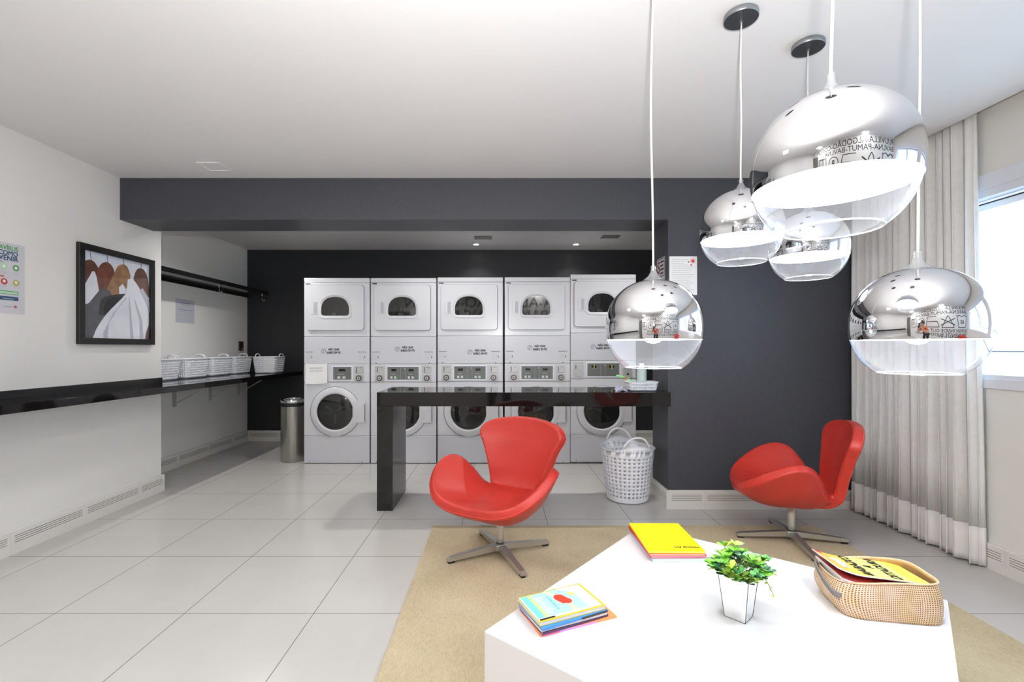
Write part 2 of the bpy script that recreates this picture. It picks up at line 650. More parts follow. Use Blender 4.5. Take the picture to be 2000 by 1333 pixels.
def curtain():
    rt = thing('curtain', 'floor-length greige linen curtain gathered beside the window', 'curtain', (2.69, 3.06, 0))
    N = 300
    y0, y1 = 2.62, 3.56
    ph = [0.0]
    rnd = random.Random(3)
    freqs = [rnd.uniform(0.75, 1.35) for _ in range(40)]
    amps = [rnd.uniform(0.6, 1.15) for _ in range(40)]
    out = []
    cyc = 15.0
    for i in range(N + 1):
        t = i / N
        p = t * cyc
        k = int(p)
        p2 = p + 0.18 * math.sin(p * 2.1) + 0.1 * math.sin(p * 5.3)
        x = 0.030 * amps[k % 40] * math.sin(2 * PI * p2)
        y = y0 + (y1 - y0) * t + 0.010 * math.sin(4 * PI * p2 + 0.6)
        out.append((x, y, 0.6 + 0.4 * amps[k % 40]))
    zs = [0.012, 0.03, 0.10, 0.222, 0.2221, 0.5, 1.0, 1.6, 2.2, H + 0.2]

    def sheet(zl, name, m_, th, off):
        b = mb(m_)
        vs, fs = [], []
        for j, z in enumerate(zl):
            f = 1.0 - 0.35 * (z / 2.6)
            sp_ = 1.0 - 0.04 * max(0, z / 2.6)
            for i, (x, y, a) in enumerate(out):
                sw = 0.006 * math.sin(i * 0.11 + z * 2.0) * (1 - z / 3)
                vs.append((x * f + sw - off, (y - 3.56) * sp_ + 3.56 - 3.06, z))
        n = N + 1
        for j in range(len(zl) - 1):
            for i in range(N):
                fs.append((j * n + i, j * n + i + 1, (j + 1) * n + i + 1, (j + 1) * n + i))
        b.geo(vs, fs)
        o = b.build(name, rt, smooth=True)
        md = o.modifiers.new('thickness', 'SOLIDIFY')
        md.thickness = th
        md.offset = 0
        return o
    sheet([0.21, 0.5, 0.9, 1.3, 1.7, 2.1, 2.4, H + 0.2], 'drape', cur_mat, 0.002, 0)
    sheet([0.012, 0.05, 0.12, 0.222], 'hem', hem_mat, 0.0055, 0)
    # rail hidden in the ceiling slot
    mb(win_white).box(-0.012, 0.012, -0.6, 0.5, H + 0.195, H + 0.219).build('curtain_rail', rt)


curtain()

# ------------------------------------------------------------------ ceiling fittings
vent_m = mat('ceiling_grille_grey', (150, 148, 146), 0.6)
vent_in = mat('grille_recess', (78, 76, 74), 0.8)


def recessed_square(x, y, s, label):
    t = thing('recessed_ceiling_fitting', label, 'ceiling light', (x, y, H))
    b = mb(ceil_mat)
    w_ = 0.012
    for a in ((-s, s, -s, -s + w_), (-s, s, s - w_, s), (-s, -s + w_, -s + w_, s - w_), (s - w_, s, -s + w_, s - w_)):
        b.box(a[0], a[1], a[2], a[3], -0.006, 0.0)
    b.build('frame', t)
    mb(ceil_mat).box(-s + w_, s - w_, -s + w_, s - w_, -0.0015, 0).build('cover', t)
    return t


recessed_square(-2.05, 3.37, 0.08, 'small square recessed ceiling fitting near the left wall')


def vent(x, y, wx, wy, label):
    t = thing('ceiling_grille', label, 'ceiling vent', (x, y, H), group='grilles in the niche ceiling')
    mb(vent_in).box(-wx, wx, -wy, wy, -0.003, 0).build('recess', t)
    b = mb(vent_m)
    for i in range(5):
        yy = -wy + (i + 0.5) * 2 * wy / 5
        b.box(-wx, wx, yy - 0.006, yy + 0.006, -0.009, -0.003)
    b.box(-wx - 0.01, -wx, -wy, wy, -0.01, 0).box(wx, wx + 0.01, -wy, wy, -0.01, 0)
    b.build('slats', t)


vent(-0.19, 5.53, 0.095, 0.07, 'grey rectangular grille in niche ceiling, left one above the third machine')
vent(1.30, 5.48, 0.095, 0.07, 'grey rectangular grille in niche ceiling, right one above the fifth machine')

bulb_glow = mat('lamp_glow', (255, 250, 244), 0.5, emit=22.0)


def downlight(x, y, label, watts=None, cone=120):
    t = thing('downlight', label, 'ceiling light', (x, y, H), group='lit downlights in the niche ceiling')
    b = mb(win_white)
    b.lathe([(0.03, -0.001), (0.045, -0.006), (0.045, 0.0)], 24).build('ring', t, smooth=True)
    mb(bulb_glow).cyl((0, 0, -0.003), 0.03, 0.003).build('lamp_disc', t)
    ld = bpy.data.lights.new('downlight_beam', 'SPOT')
    ld.energy = watts or DOWN_W
    ld.spot_size = math.radians(cone)
    ld.spot_blend = 1.0
    ld.shadow_soft_size = 0.03
    ld.color = (1.0, 0.99, 0.97)
    lo = bpy.data.objects.new('downlight_beam', ld)
    COL.objects.link(lo)
    lo.parent = t
    lo.location = (0, 0, -0.015)


downlight(-0.29, 5.9, 'small round lit downlight in niche ceiling, left one above the third machine')
downlight(0.967, 5.9, 'small round lit downlight in niche ceiling, right one between fourth and fifth machines')


# ------------------------------------------------------------------ stacked washer dryers
S = 4.99 / F               # metres per photo pixel on the machine fronts
YM = 4.99
MD = 0.72


def zz(py):
    return CH - (py - CY) * S


steel_drum = mat('drum_steel', (150, 150, 150), 0.3, metal=1.0, noise=(20, 0.2))
drum_dark = mat('drum_inside', (58, 56, 54), 0.4, metal=0.4, noise=(12, 0.4))
win_glass = mat_thin_glass('machine_door_glass', tint=(120, 122, 122), haze=0.03, rough=0.03, refl=1.5)
ctrl_grey = mat('control_panel_grey', (104, 106, 104), 0.4, noise=(60, 0.08))
plate_grey = mat('coin_plate_steel', (188, 188, 186), 0.35, metal=0.3)
lock_dark = mat('lock_dark_steel', (96, 94, 92), 0.35, metal=0.6)
display_black = mat('display_black', (14, 14, 16), 0.2)
button_white = mat('button_offwhite', (206, 208, 202), 0.5)
stk_blue = mat('sticker_blue_grey', (120, 124, 160), 0.6)
label_or = mat('warning_label', (232, 205, 190), 0.6)
green_lbl = mat('green_label', (86, 130, 104), 0.6)
cable_yellow = mat('yellow_seal', (214, 200, 60), 0.5)


def arch(cx, cz, hw, top, bot, rc, n=10):
    """D-shaped dryer window outline in (x,z): domed top, rounded lower corners"""
    pts = []
    sh = (top - bot) * 0.30
    for i in range(n + 1):      # right lower corner
        a = -PI / 2 + (PI / 2) * i / n
        pts.append((cx + hw - rc + rc * math.cos(a), bot + rc + rc * math.sin(a)))
    for i in range(2 * n + 1):  # dome
        a = PI * i / (2 * n)
        e = 0.86
        pts.append((cx + hw * (abs(math.cos(a)) ** e) * (1 if math.cos(a) >= 0 else -1), bot + sh + (top - bot - sh) * math.sin(a) ** e))
    for i in range(n + 1):
        a = PI + (PI / 2) * i / n
        pts.append((cx - hw + rc + rc * math.cos(a), bot + rc + rc * math.sin(a)))
    return pts


def rrect(x0, x1, z0, z1, r, n=5):
    pts = []
    for cx, cz, a0 in ((x1 - r, z0 + r, -PI / 2), (x1 - r, z1 - r, 0), (x0 + r, z1 - r, PI / 2), (x0 + r, z0 + r, PI)):
        for i in range(n + 1):
            a = a0 + (PI / 2) * i / n
            pts.append((cx + r * math.cos(a), cz + r * math.sin(a)))
    return pts


def resample_like(outer, n):
    """resample a closed outline to n points by arc length"""
    P = [Vector(p) for p in outer]
    P.append(P[0])
    d = [0]
    for a, c in zip(P[:-1], P[1:]):
        d.append(d[-1] + (c - a).length)
    out = []
    j = 0
    for i in range(n):
        t = d[-1] * i / n
        while d[j + 1] < t:
            j += 1
        f = (t - d[j]) / max(1e-9, d[j + 1] - d[j])
        out.append(P[j].lerp(P[j + 1], f))
    return out


def angle_sorted(pts, c):
    """outline as radius samples seen from c: returns list of points at equal angles"""
    N = 300
    P = [Vector(p) - Vector(c) for p in pts]
    res = []
    for k in range(N):
        a = 2 * PI * k / N
        d = Vector((math.cos(a), math.sin(a)))
        best = None
        for i in range(len(P)):
            p, q = P[i], P[(i + 1) % len(P)]
            e = q - p
            den = d.x * e.y - d.y * e.x
            if abs(den) < 1e-12:
                continue
            t = (p.x * e.y - p.y * e.x) / den
            u = (p.x * d.y - p.y * d.x) / den
            if t > 0 and -1e-6 <= u <= 1 + 1e-6 and (best is None or t > best):
                best = t
        res.append(Vector(c) + d * (best or 0.01))
    return res


def plate_with_hole(b, outer, inner, c, y_front, y_back, lip=0.0):
    """plate in the x-z plane with a hole: front face, outer rim and hole wall"""
    A = angle_sorted(outer, c)
    B = angle_sorted(inner, c)
    n = len(A)
    vs = [(p.x, y_front, p.y) for p in A] + [(p.x, y_front - lip, p.y) for p in B] + [(p.x, y_back, p.y) for p in A] + [(p.x, y_back, p.y) for p in B]
    fs = []
    for i in range(n):
        j = (i + 1) % n
        fs.append((i, j, n + j, n + i))
        fs.append((i, 2 * n + i, 2 * n + j, j))
        fs.append((n + i, n + j, 3 * n + j, 3 * n + i))
    b.geo(vs, fs)


def machine(i, x0px, dz, label, old=False):
    """one coin laundry machine: tumble dryer over a front-loading washer"""
    X0 = (x0px - CX) * S
    W = 127.8 * S
    XC = X0 + W / 2
    t = thing('stacked_washer_dryer', label, 'washing machine', (XC, YM + MD / 2, 0), group='stacked coin laundry machines along the niche')
    ox, oy = -XC, -(YM + MD / 2)

    def lx(px):            # px measured in the first machine's frame
        return (px - 594) * S - W / 2

    def z(py):
        return zz(py) + dz * (1 if py < 845 else 0.4)
    yf = -MD / 2
    # cabinet shell: sides, top and back with an open front behind the panels
    b = mb(enamel)
    b.box(-W / 2 + 0.002, W / 2 - 0.002, yf + 0.012, yf + MD, 0.012, z(543) - 0.004, 0.006)
    b.m(dark_plastic)
    for sx in (-1, 1):
        for yy in (yf + 0.06, yf + MD - 0.06):
            b.cyl((sx * (W / 2 - 0.06), yy, 0), 0.02, 0.014, 12)
    # recess boxes are part of doors below
    b.build('cabinet', t)
    # front panels
    def panel(name, pz0, pz1, m_=enamel, bev=0.005):
        return mb(m_).box(-W / 2, W / 2, yf, yf + 0.014, z(pz1) + 0.002, z(pz0) - 0.002, bev, 2).build(name, t)
    panel('top_cap', 543, 552.5)
    panel('middle_panel', 658, 712, enamel_cool)
    panel('base_panel', 852, 905.5, enamel_cool)
    # seams
    # dryer front with door
    b = mb(enamel)
    b.box(-W / 2, W / 2, yf + 0.002, yf + 0.014, z(658) + 0.002, z(552.5) - 0.001, 0.004, 2)
    b.build('dryer_front', t)
    cx, cz = lx(655.5), z(600)
    outer = rrect(lx(601), lx(711), z(645.5), z(557.5), 0.035)
    inner = arch(lx(655.4), 0, 27.2 * S, z(580.4), z(617.2), 0.03)
    ring = arch(lx(655.4), 0, 31.5 * S, z(576.5), z(622.0), 0.045)
    b = mb(enamel)
    plate_with_hole(b, outer, ring, (cx, cz), yf - 0.014, yf + 0.001)
    b.m(seam_mat)
    rr = rrect(lx(601) - 0.004, lx(711) + 0.004, z(645.5) - 0.004, z(557.5) + 0.004, 0.038)
    plate_with_hole(b, rr, outer, (cx, cz), yf + 0.0008, yf + 0.002)
    d = b.build('dryer_door', t)
    b = mb(enamel)
    plate_with_hole(b, ring, inner, (cx, cz), yf - 0.020, yf - 0.004, lip=-0.008)
    b.build('window_rim', d)
    # window with drum behind
    b = mb(win_glass)
    pts = angle_sorted(inner, (cx, cz))
    b.geo([(p.x, yf - 0.010, p.y) for p in pts], [tuple(range(len(pts)))])
    b.build('window_glass', d)
    b = mb(drum_dark)
    b.geo([(p.x, yf - 0.0045, p.y) for p in pts], [tuple(range(len(pts)))])
    b.m(steel_drum)
    rb = random.Random(i)
    for k in range(3):
        xx = cx - 0.105 + 0.045 * k + rb.uniform(0, 0.03)
        zb = z(616)
        hh = 0.11 + 0.02 * k
        b.geo([(xx, yf - 0.006, zb), (xx + 0.008, yf - 0.006, zb), (xx + 0.035, yf - 0.006, zb + hh), (xx + 0.032, yf - 0.006, zb + hh)], [(0, 1, 2, 3)])
    b.m(label_or)
    lxx = cx + rb.uniform(-0.03, 0.02)
    b.box(lxx - 0.025, lxx + 0.025, yf - 0.0095, yf - 0.0088, z(616.5), z(616.5) + 0.026)
    b.build('dryer_drum', d)
    b = mb(enamel)
    b.box(lx(608.5), lx(621), yf - 0.0175, yf - 0.014, z(615), z(589), 0.0015, 1)
    b.m(mat('recess_grey', (176, 176, 182), 0.5)).box(lx(614), lx(620), yf - 0.0185, yf - 0.0174, z(613), z(591))
    b.build('door_handle', d)
    # badge
    b = mb(seam_mat if i == 0 else dark_plastic)
    b.box(lx(597), lx(606), yf - 0.001, yf + 0.002, z(555.6), z(553.6))
    b.build('badge', t)
    # control strip
    b = mb(enamel)
    b.box(-W / 2, W / 2, yf - 0.002, yf + 0.014, z(747) + 0.002, z(712) - 0.001, 0.005, 2)
    cp = b.build('control_panel', t)
    if i == 0:
        c0, c1 = 651, 687
        coins = [(701.5, 722, 738.5)]
    elif old:
        c0, c1 = 626.5, 689
        coins = []
    else:
        c0, c1 = 626.5, 688
        coins = [(611.5, 722, 738.5), (703.5, 722, 738.5)]
    b = mb(win_white).box(lx(c0 - 2), lx(c1 + 2), yf - 0.006, yf - 0.002, z(744), z(715), 0.001, 1)
    b.m(ctrl_grey).box(lx(c0), lx(c1), yf - 0.007, yf - 0.006, z(742), z(717))
    pc = Print((0, yf - 0.0075, 0), (1, 0, 0), (0, 0, 1))
    b.build('control_fascia', cp)
    P = pc
    P.lay = 0
    xs = [c0 + 2] if i == 0 else [c0 + 1, c0 + (c1 - c0) * 0.57]
    wdt = (c1 - c0 - 3) if i == 0 else (c1 - c0) * 0.40
    for q, a in enumerate(xs):
        P.rect(pale_ink, lx(a), lx(a + 0.3), z(741), z(718))
        P.rect(pale_ink, lx(a + wdt), lx(a + wdt + 0.3), z(741), z(718))
        P.rect(display_black, lx(a + wdt * 0.28), lx(a + wdt * 0.66), z(725.5), z(721.2))
        if not old:
            P.rect(button_white, lx(a + wdt * 0.2), lx(a + wdt * 0.38), z(740), z(735.5))
            P.rect(button_white, lx(a + wdt * 0.5), lx(a + wdt * 0.68), z(740), z(735.5))
            P.rect(pale_ink, lx(a + wdt * 0.25), lx(a + wdt * 0.6), z(731.6), z(731))
            if i in (1, 2):
                P.rect(green_lbl, lx(a + wdt * 0.75), lx(a + wdt * 0.95), z(739), z(733))
        else:
            P.disc(cable_yellow, lx(a + wdt * 0.5), z(722), 0.009, 0.006)
            P.rect(cable_yellow, lx(a + wdt * 0.46), lx(a + wdt * 0.52), z(728), z(722))
    if i:
        P.disc(pale_ink, lx(c0 + (c1 - c0) * 0.55), z(720.5), 0.006)
    P.build('control_print', cp)
    for (cxp, cy1, cy2) in coins:
        b = mb(plate_grey).box(lx(cxp - 9), lx(cxp + 9), yf - 0.006, yf - 0.002, z(729.5), z(715), 0.0015, 1)
        b.m(dark_plastic).box(lx(cxp - 5.2), lx(cxp - 4.0), yf - 0.0068, yf - 0.006, z(728), z(717.5))
        b.m(seam_mat).box(lx(cxp - 1), lx(cxp + 6), yf - 0.0064, yf - 0.006, z(719), z(718.2))
        b.build('coin_slot', cp)
        b = mb(plate_grey).box(lx(cxp - 9), lx(cxp + 9), yf - 0.006, yf - 0.002, z(746), z(732), 0.0015, 1)
        b.m(lock_dark).cyl((lx(cxp), yf - 0.018, z(739)), 0.031, 0.014, 24, 'y')
        b.m(plate_grey).cyl((lx(cxp), yf - 0.021, z(739)), 0.018, 0.004, 20, 'y')
        b.m(rubber).cyl((lx(cxp), yf - 0.0218, z(739)), 0.007, 0.002, 12, 'y')
        b.build('coin_box_lock', cp)
    if old:
        for n_, (a0, a1, b0, b1) in enumerate(((600, 619, 714, 730), (600, 619, 730.6, 747), (696, 714, 726, 746))):
            b = mb(plate_grey)
            b.box(lx(a0), lx(a1), yf - 0.006, yf - 0.002, z(b1), z(b0), 0.0012, 1)
            b.m(dark_plastic)
            if n_ == 0:
                b.box(lx(603.5), lx(605), yf - 0.0068, yf - 0.006, z(728), z(721))
            elif n_ == 2:
                b.cyl((lx(705.5), yf - 0.01, z(738)), 0.011, 0.005, 14, 'y')
                b.m(seam_mat).box(lx(698), lx(712), yf - 0.0066, yf - 0.006, z(728), z(727.2))
            else:
                b.m(seam_mat).box(lx(604), lx(614), yf - 0.0066, yf - 0.006, z(744), z(743.4))
            b.build('coin_plate', cp)
    # washer front with round door
    wcx, wcz = lx(655), zz(805) + dz * 0.3
    R1, R2 = 36.2 * S, 48.5 * S
    circ = [(wcx + R1 * math.cos(2 * PI * k / 72), wcz + R1 * math.sin(2 * PI * k / 72)) for k in range(72)]
    sq = rrect(-W / 2, W / 2, z(852) + 0.001, z(747) - 0.002, 0.004)
    b = mb(enamel)
    b.box(-W / 2, W / 2, yf + 0.002, yf + 0.014, z(852) + 0.001, z(747) - 0.002, 0.003, 1)
    b.build('washer_front', t)
    b = mb(enamel)
    b.smooth = True
    MM = Matrix.Translation((wcx, yf, wcz)) @ Matrix.Rotation(PI / 2, 4, 'X')
    b.lathe([(R2, -0.004), (R2 - 0.004, 0.008), (R2 - 0.016, 0.014), (R1 + 0.016, 0.018), (R1 + 0.004, 0.020), (R1 - 0.004, 0.012), (R1 - 0.010, -0.002)], 72, MM)
    b.smooth = False
    b.box(wcx + R1 * 0.94, lx(714), yf - 0.014, yf + 0.002, wcz - 0.118, wcz + 0.118, 0.006, 2)
    b.m(seam_mat)
    b.box(lx(712.8), lx(714.2), yf - 0.0155, yf - 0.014, wcz - 0.10, wcz + 0.085)
    d = b.build('washer_door', t)
    b = mb(seam_mat)
    b.lathe([(R2 + 0.0035, 0.0005), (R2 - 0.001, 0.0005)], 72, Matrix.Translation((wcx, yf + 0.0015, wcz)) @ Matrix.Rotation(PI / 2, 4, 'X'))
    b.build('door_seam', d)
    b = mb(win_glass)
    b.smooth = True
    b.lathe([(R1 - 0.003, 0.006), (R1 * 0.85, 0.014), (R1 * 0.5, 0.022), (0.002, 0.026)], 48, MM)
    g = b.build('door_glass', d)
    b = mb(rubber)
    b.smooth = True
    b.lathe([(R1 - 0.0035, -0.001), (R1 - 0.02, 0.004), (R1 - 0.034, -0.0008)], 60, MM)
    b.m(drum_dark)
    b.lathe([(R1 - 0.03, -0.0009), (0.001, -0.0009)], 48, MM, cap1=True)
    b.m(steel_drum)
    for k in range(3):
        a = 0.5 + i * 0.7 + k * 2.1
        q = Matrix.Translation((wcx, yf + 0.0002, wcz)) @ Matrix.Rotation(PI / 2, 4, 'X') @ Matrix.Rotation(a, 4, 'Z')
        b.geo([(0.02, -0.004, 0.0014), (0.12, -0.016, 0.0014), (0.125, 0.016, 0.0014), (0.025, 0.008, 0.0014)], [(0, 1, 2, 3)], q)
    b.build('washer_drum', d)
    # small screws at the foot
    for px in (605, 708):
        mb(seam_mat).cyl((lx(px), yf - 0.002, z(903)), 0.005, 0.003, 8, 'y').build('screw', t)
    return t, lx, z, yf


names = ['leftmost', 'second', 'third', 'fourth', 'rightmost']
labels = [
    'white stacked washer and dryer beside the steel bin, paper taped over its coin panel',
    'white stacked washer and dryer, second from left, partly behind the black counter leg',
    'white stacked washer and dryer in the middle of the row of five',
    'white stacked washer and dryer, fourth from left, joined to the taller end machine',
    'white stacked washer and dryer at right end, slightly taller, behind a chrome lamp',
]
for i, (x0, dz) in enumerate(((593.8, 0), (724.2, 0), (854.4, 0.006), (985.8, 0.008), (1114.4, 0.038))):
    t, lx, z, yf = machine(i, x0, dz, labels[i], old=(i == 4))
    # sticker NAO USAR SABAO EM PO and the small printed instructions
    sx, sy = [(652, 686), (666, 682), (677.5, 689), (663, 681), (658, 684.5)][i]
    P = Print((0, yf, 0), (1, 0, 0), (0, 0, 1))
    P.text(ink, 'NÃO USAR', lx(sx), z(sy - 2.8), 0.031, bold=0.0011, sx=0.76)
    P.text(ink, 'SABÃO EM PÓ', lx(sx), z(sy + 3.4), 0.031, bold=0.0011, sx=0.76)
    ix = lx(sx - 20)
    P.disc(stk_blue, ix, z(sy), 0.026, rin=0.005)
    P.line(stk_blue, (ix - 0.017, z(sy) - 0.017), (ix + 0.017, z(sy) + 0.017), 0.006)
    P.line(grey_ink, (ix - 0.008, z(sy) + 0.01), (ix + 0.010, z(sy) + 0.004), 0.008)
    P.build('soap_sticker', t)
    if i < 4:
        for (a, c) in ((596.5, 612), (699, 716)):
            if i == 0 and a < 600:
                pass
            P = Print((0, yf, 0), (1, 0, 0), (0, 0, 1))
            P.rect(grey_ink, lx(a), lx(c), z(689), z(687.2))
            for k in range(4):
                P.rect(pale_ink, lx(a + 0.5), lx(c - 3 - 2 * (k % 2)), z(693.4 + 3 * k), z(692.6 + 3 * k))
            P.rect(seam_mat, lx(c - 4), lx(c - 2.6), z(700), z(696))
            P.build('instruction_print', t)
        if i:
            for px in (604.5, 708):
                mb(dark_plastic).cyl((lx(px), yf - 0.001, z(710)), 0.006, 0.002, 10, 'y').build('screw', t)
    if i == 0:
        b = mb(paper)
        # sheet of paper taped over the left coin panel, lower edge curling out
        vs, fs = [], []
        for r in range(7):
            for c in range(7):
                u, v = c / 6, r / 6
                yy = yf - 0.010 - 0.012 * (1 - v) ** 2 * (0.5 + 0.5 * math.cos(u * 5))
                vs.append((lx(598 + 42 * u), yy, z(749.5 - 38.5 * v + 1.2 * math.sin(u * 4) * (1 - v))))
        for r in range(6):
            for c in range(6):
                fs.append((r * 7 + c, r * 7 + c + 1, (r + 1) * 7 + c + 1, (r + 1) * 7 + c))
        b.geo(vs, fs)
        o = b.build('taped_paper', t, smooth=True)
        o['label'] = 'white paper taped over the left coin panel'
        P = Print((lx(600), yf - 0.0132, z(728)), (1, 0.0, 0.04), (0, 0, 1))
        P.text(grey_ink, 'MANUTENÇÃO', 0.10, 0.042, 0.020)
        P.text(grey_ink, 'NÃO UTILIZAR', 0.10, 0.012, 0.020)
        P.build('paper_print', o)

# green ribbon hanging on the last machine / counter is built with the counter things

# ------------------------------------------------------------------ black counter island
t = thing('counter_table', 'glossy black counter table with one slab leg, joined to the dark pier', 'counter', (0.186, 3.79, 0))
b = mb(black_gloss)
b.box(-0.925 - 0.186, 1.2965 - 0.186, 3.54 - 3.79, 4.04 - 3.79, 0.792, 0.897, 0.0015, 1)
b.build('counter_top', t)
b = mb(black_satin)
b.box(-0.925 - 0.186, -0.805 - 0.186, 3.54 - 3.79, 4.04 - 3.79, 0, 0.7915, 0.0015, 1)
b.build('leg', t)

# ------------------------------------------------------------------ wall ledge (left) and upper shelf
t = thing('wall_ledge', 'long narrow polished black ledge along the left wall under the framed picture', 'shelf', (XL, 2.0, 0.93))
b = mb(black_gloss)
b.box(XL + 0.001 - XL, -2.607 - XL, YF + 0.2 - 2.0, YB - 0.002 - 2.0, -0.05, 0.0, 0.0015, 1)
b.box(XA + 0.002 - XL, 0.001, 4.042 - 2.0, YB - 0.002 - 2.0, -0.05, 0.0)
b.build('slab', t)
b = mb(black_satin)
b.box(0.001, 0.019, YF + 0.2 - 2.0, 4.03 - 2.0, 0.0, 0.05, 0.001, 1)
b.build('backsplash', t)
br = mat('bracket_white', (176, 174, 168), 0.5)
for yb in (4.81, 5.40, 5.98):
    b = mb(br)
    x0 = XA - XL
    b.box(x0 + 0.002, x0 + 0.022, yb - 2.0 - 0.014, yb - 2.0 + 0.014, -0.30, -0.051)
    b.box(x0 + 0.022, x0 + 0.42, yb - 2.0 - 0.012, yb - 2.0 + 0.012, -0.066, -0.051)
    b.tube([(x0 + 0.02, yb - 2.0, -0.27), (x0 + 0.39, yb - 2.0, -0.062)], 0.006, 8)
    b.build('bracket', t)

t = thing('upper_wall_shelf', 'black wall shelf high in the niche above the row of baskets', 'shelf', (XA, 5.13, 1.936))
mb(mat('shelf_reflection_grey', (74, 71, 73), 0.12, spec=0.6)).box(0.002, 0.267, 4.05 - 5.13, YB - 0.002 - 5.13, 0.0, 0.046, 0.0015, 1).build('shelf_board', t)  # grey put in for the lit wall mirrored in the black underside
mb(black_satin).box(0.267, 0.285, 4.05 - 5.13, YB - 0.002 - 5.13, 0.0, 0.046, 0.0015, 1).build('front_edge', t)
mb(black_satin).box(0.002, 0.02, 4.05 - 5.13, YB - 0.002 - 5.13, -0.035, 0.0, 0.001, 1).build('wall_batten', t)
for yy in (5.22, 6.17):
    b = mb(chrome)
    b.cyl((0.225, yy - 5.13, -0.006), 0.016, 0.006, 16)
    b.tube([(0.225, yy - 5.13, -0.005), (0.225, yy - 5.13, -0.055), (0.232, yy - 5.13, -0.075), (0.248, yy - 5.13, -0.08), (0.26, yy - 5.13, -0.065)], 0.005, 8)
    b.build('hook', t, smooth=True)


# ------------------------------------------------------------------ perforated baskets
def perforated(b, ring_fn, zlist, ncol, hole=0.62, oct_=8):
    """side wall between heights in zlist, each cell holding one hole. ring_fn(u, z) -> (x, y)"""
    for r in range(len(zlist) - 1):
        za, zb = zlist[r], zlist[r + 1]
        solid = (za, zb) in b.solid or r in b.solid_rows
        for c in range(ncol):
            def P(u, v):
                zz_ = za + (zb - za) * v
                x, y = ring_fn((c + u) / ncol, zz_)
                return (x, y, zz_)
            if solid:
                b.geo([P(0, 0), P(.5, 0), P(1, 0), P(1, 1), P(.5, 1), P(0, 1)], [(0, 1, 4, 5), (1, 2, 3, 4)])
                continue
            outer = [P(1, .5), P(1, 1), P(.5, 1), P(0, 1), P(0, .5), P(0, 0), P(.5, 0), P(1, 0)]
            inner = [P(.5 + hole / 2 * math.cos(PI / 4 * k), .5 + hole / 2 * math.sin(PI / 4 * k)) for k in range(8)]
            b.geo(outer + inner, [(k, (k + 1) % 8, 8 + (k + 1) % 8, 8 + k) for k in range(8)])


def finish_basket(b, name, t, th):
    bmesh.ops.remove_doubles(b.bm, verts=b.bm.verts, dist=0.0002)
    o = b.build(name, t, smooth=True)
    md = o.modifiers.new('thickness', 'SOLIDIFY')
    md.thickness = th
    md.offset = 0
    o.data.set_sharp_from_angle(angle=math.radians(40))
    return o


def laundry_hamper():
    t = thing('laundry_hamper', 'tall round white plastic laundry basket with holes on the floor under the counter', 'basket', (1.048, 3.835, 0))
    r0, r1, hh = 0.160, 0.212, 0.43
    th0 = math.radians(-84)

    def rr(z):
        return r0 + (r1 - r0) * (z / hh) ** 0.8

    def ring(u, z):
        a = 2 * PI * u
        return rr(z) * math.cos(a), rr(z) * math.sin(a)
    b = mb(plastic_white)
    zl = [0.012, 0.042] + [0.042 + 0.0305 * (k + 1) for k in range(11)] + [0.412]
    b.solid = set()
    b.solid_rows = {0, 12}
    perforated(b, ring, zl, 34, 0.47)
    # foot and bottom
    b.lathe([(0.001, 0.004), (r0 - 0.012, 0.004), (r0 - 0.004, 0.007), (rr(0.012), 0.012)], 68)
    # scalloped rim: rises into two handles on opposite sides, each with an opening
    n = 136
    top, vs, fs = [], [], []

    def rise(a):
        d = math.atan2(math.sin(2 * (a - th0)), math.cos(2 * (a - th0))) / 2     # distance to nearest handle
        return 0.075 * max(0.0, 0.5 + 0.5 * math.cos(min(abs(d) / 0.95, 1) * PI)) ** 1.0
    for k in range(n):
        a = 2 * PI * k / n
        R = rr(0.412)
        vs.append((R * math.cos(a), R * math.sin(a), 0.412))
    for k in range(n):
        a = 2 * PI * k / n
        z = 0.425 + rise(a) * 0.55
        R = rr(0.43) + 0.004
        vs.append((R * math.cos(a), R * math.sin(a), z))
    for k in range(n):
        fs.append((k, (k + 1) % n, n + (k + 1) % n, n + k))
    b.geo(vs, fs)
    finish_basket(b, 'basket_body', t, 0.0028)
    rim = [(((rr(0.43) + 0.004) * math.cos(2 * PI * k / n)), ((rr(0.43) + 0.004) * math.sin(2 * PI * k / n)), 0.425 + rise(2 * PI * k / n) * 0.55) for k in range(n)]
    b = mb(plastic_white)
    b.tube(rim, 0.0045, 8, closed=True)
    b.build('rim', t, smooth=True)
    for s in (0, PI):
        b = mb(plastic_white)
        pts = []
        for k in range(25):
            u = -1 + 2 * k / 24
            a = th0 + s + u * 0.52
            R = rr(0.43) + 0.004
            z = 0.452 + 0.085 * (1 - abs(u) ** 2.4)
            pts.append((R * math.cos(a), R * math.sin(a), z))
        b.tube(pts, 0.0075, 8, flat=(0.8, 1.1))
        b.build('handle', t, smooth=True)


laundry_hamper()


downlight(-2.35, 4.55, 'added unseen round downlight above the ledge side of the niche', HID_W * 0.95, 150)  # this and the next two are added out of view to light the machines
downlight(-0.4, 4.2, 'added unseen round downlight behind the dark header, middle one', HID_W * 0.75, 165)
downlight(1.5, 4.2, 'added unseen round downlight behind the dark header, by the pier', HID_W, 165)


def superrect(u, hx, hy, e=5.0):
    a = 2 * PI * u
    c, s = math.cos(a), math.sin(a)
    k = (abs(c / hx) ** e + abs(s / hy) ** e) ** (-1 / e)
    return k * c, k * s


def even_ring(hx, hy, n=200, e=6.0):
    P = [Vector(superrect(i / n, hx, hy, e)) for i in range(n)]
    return P


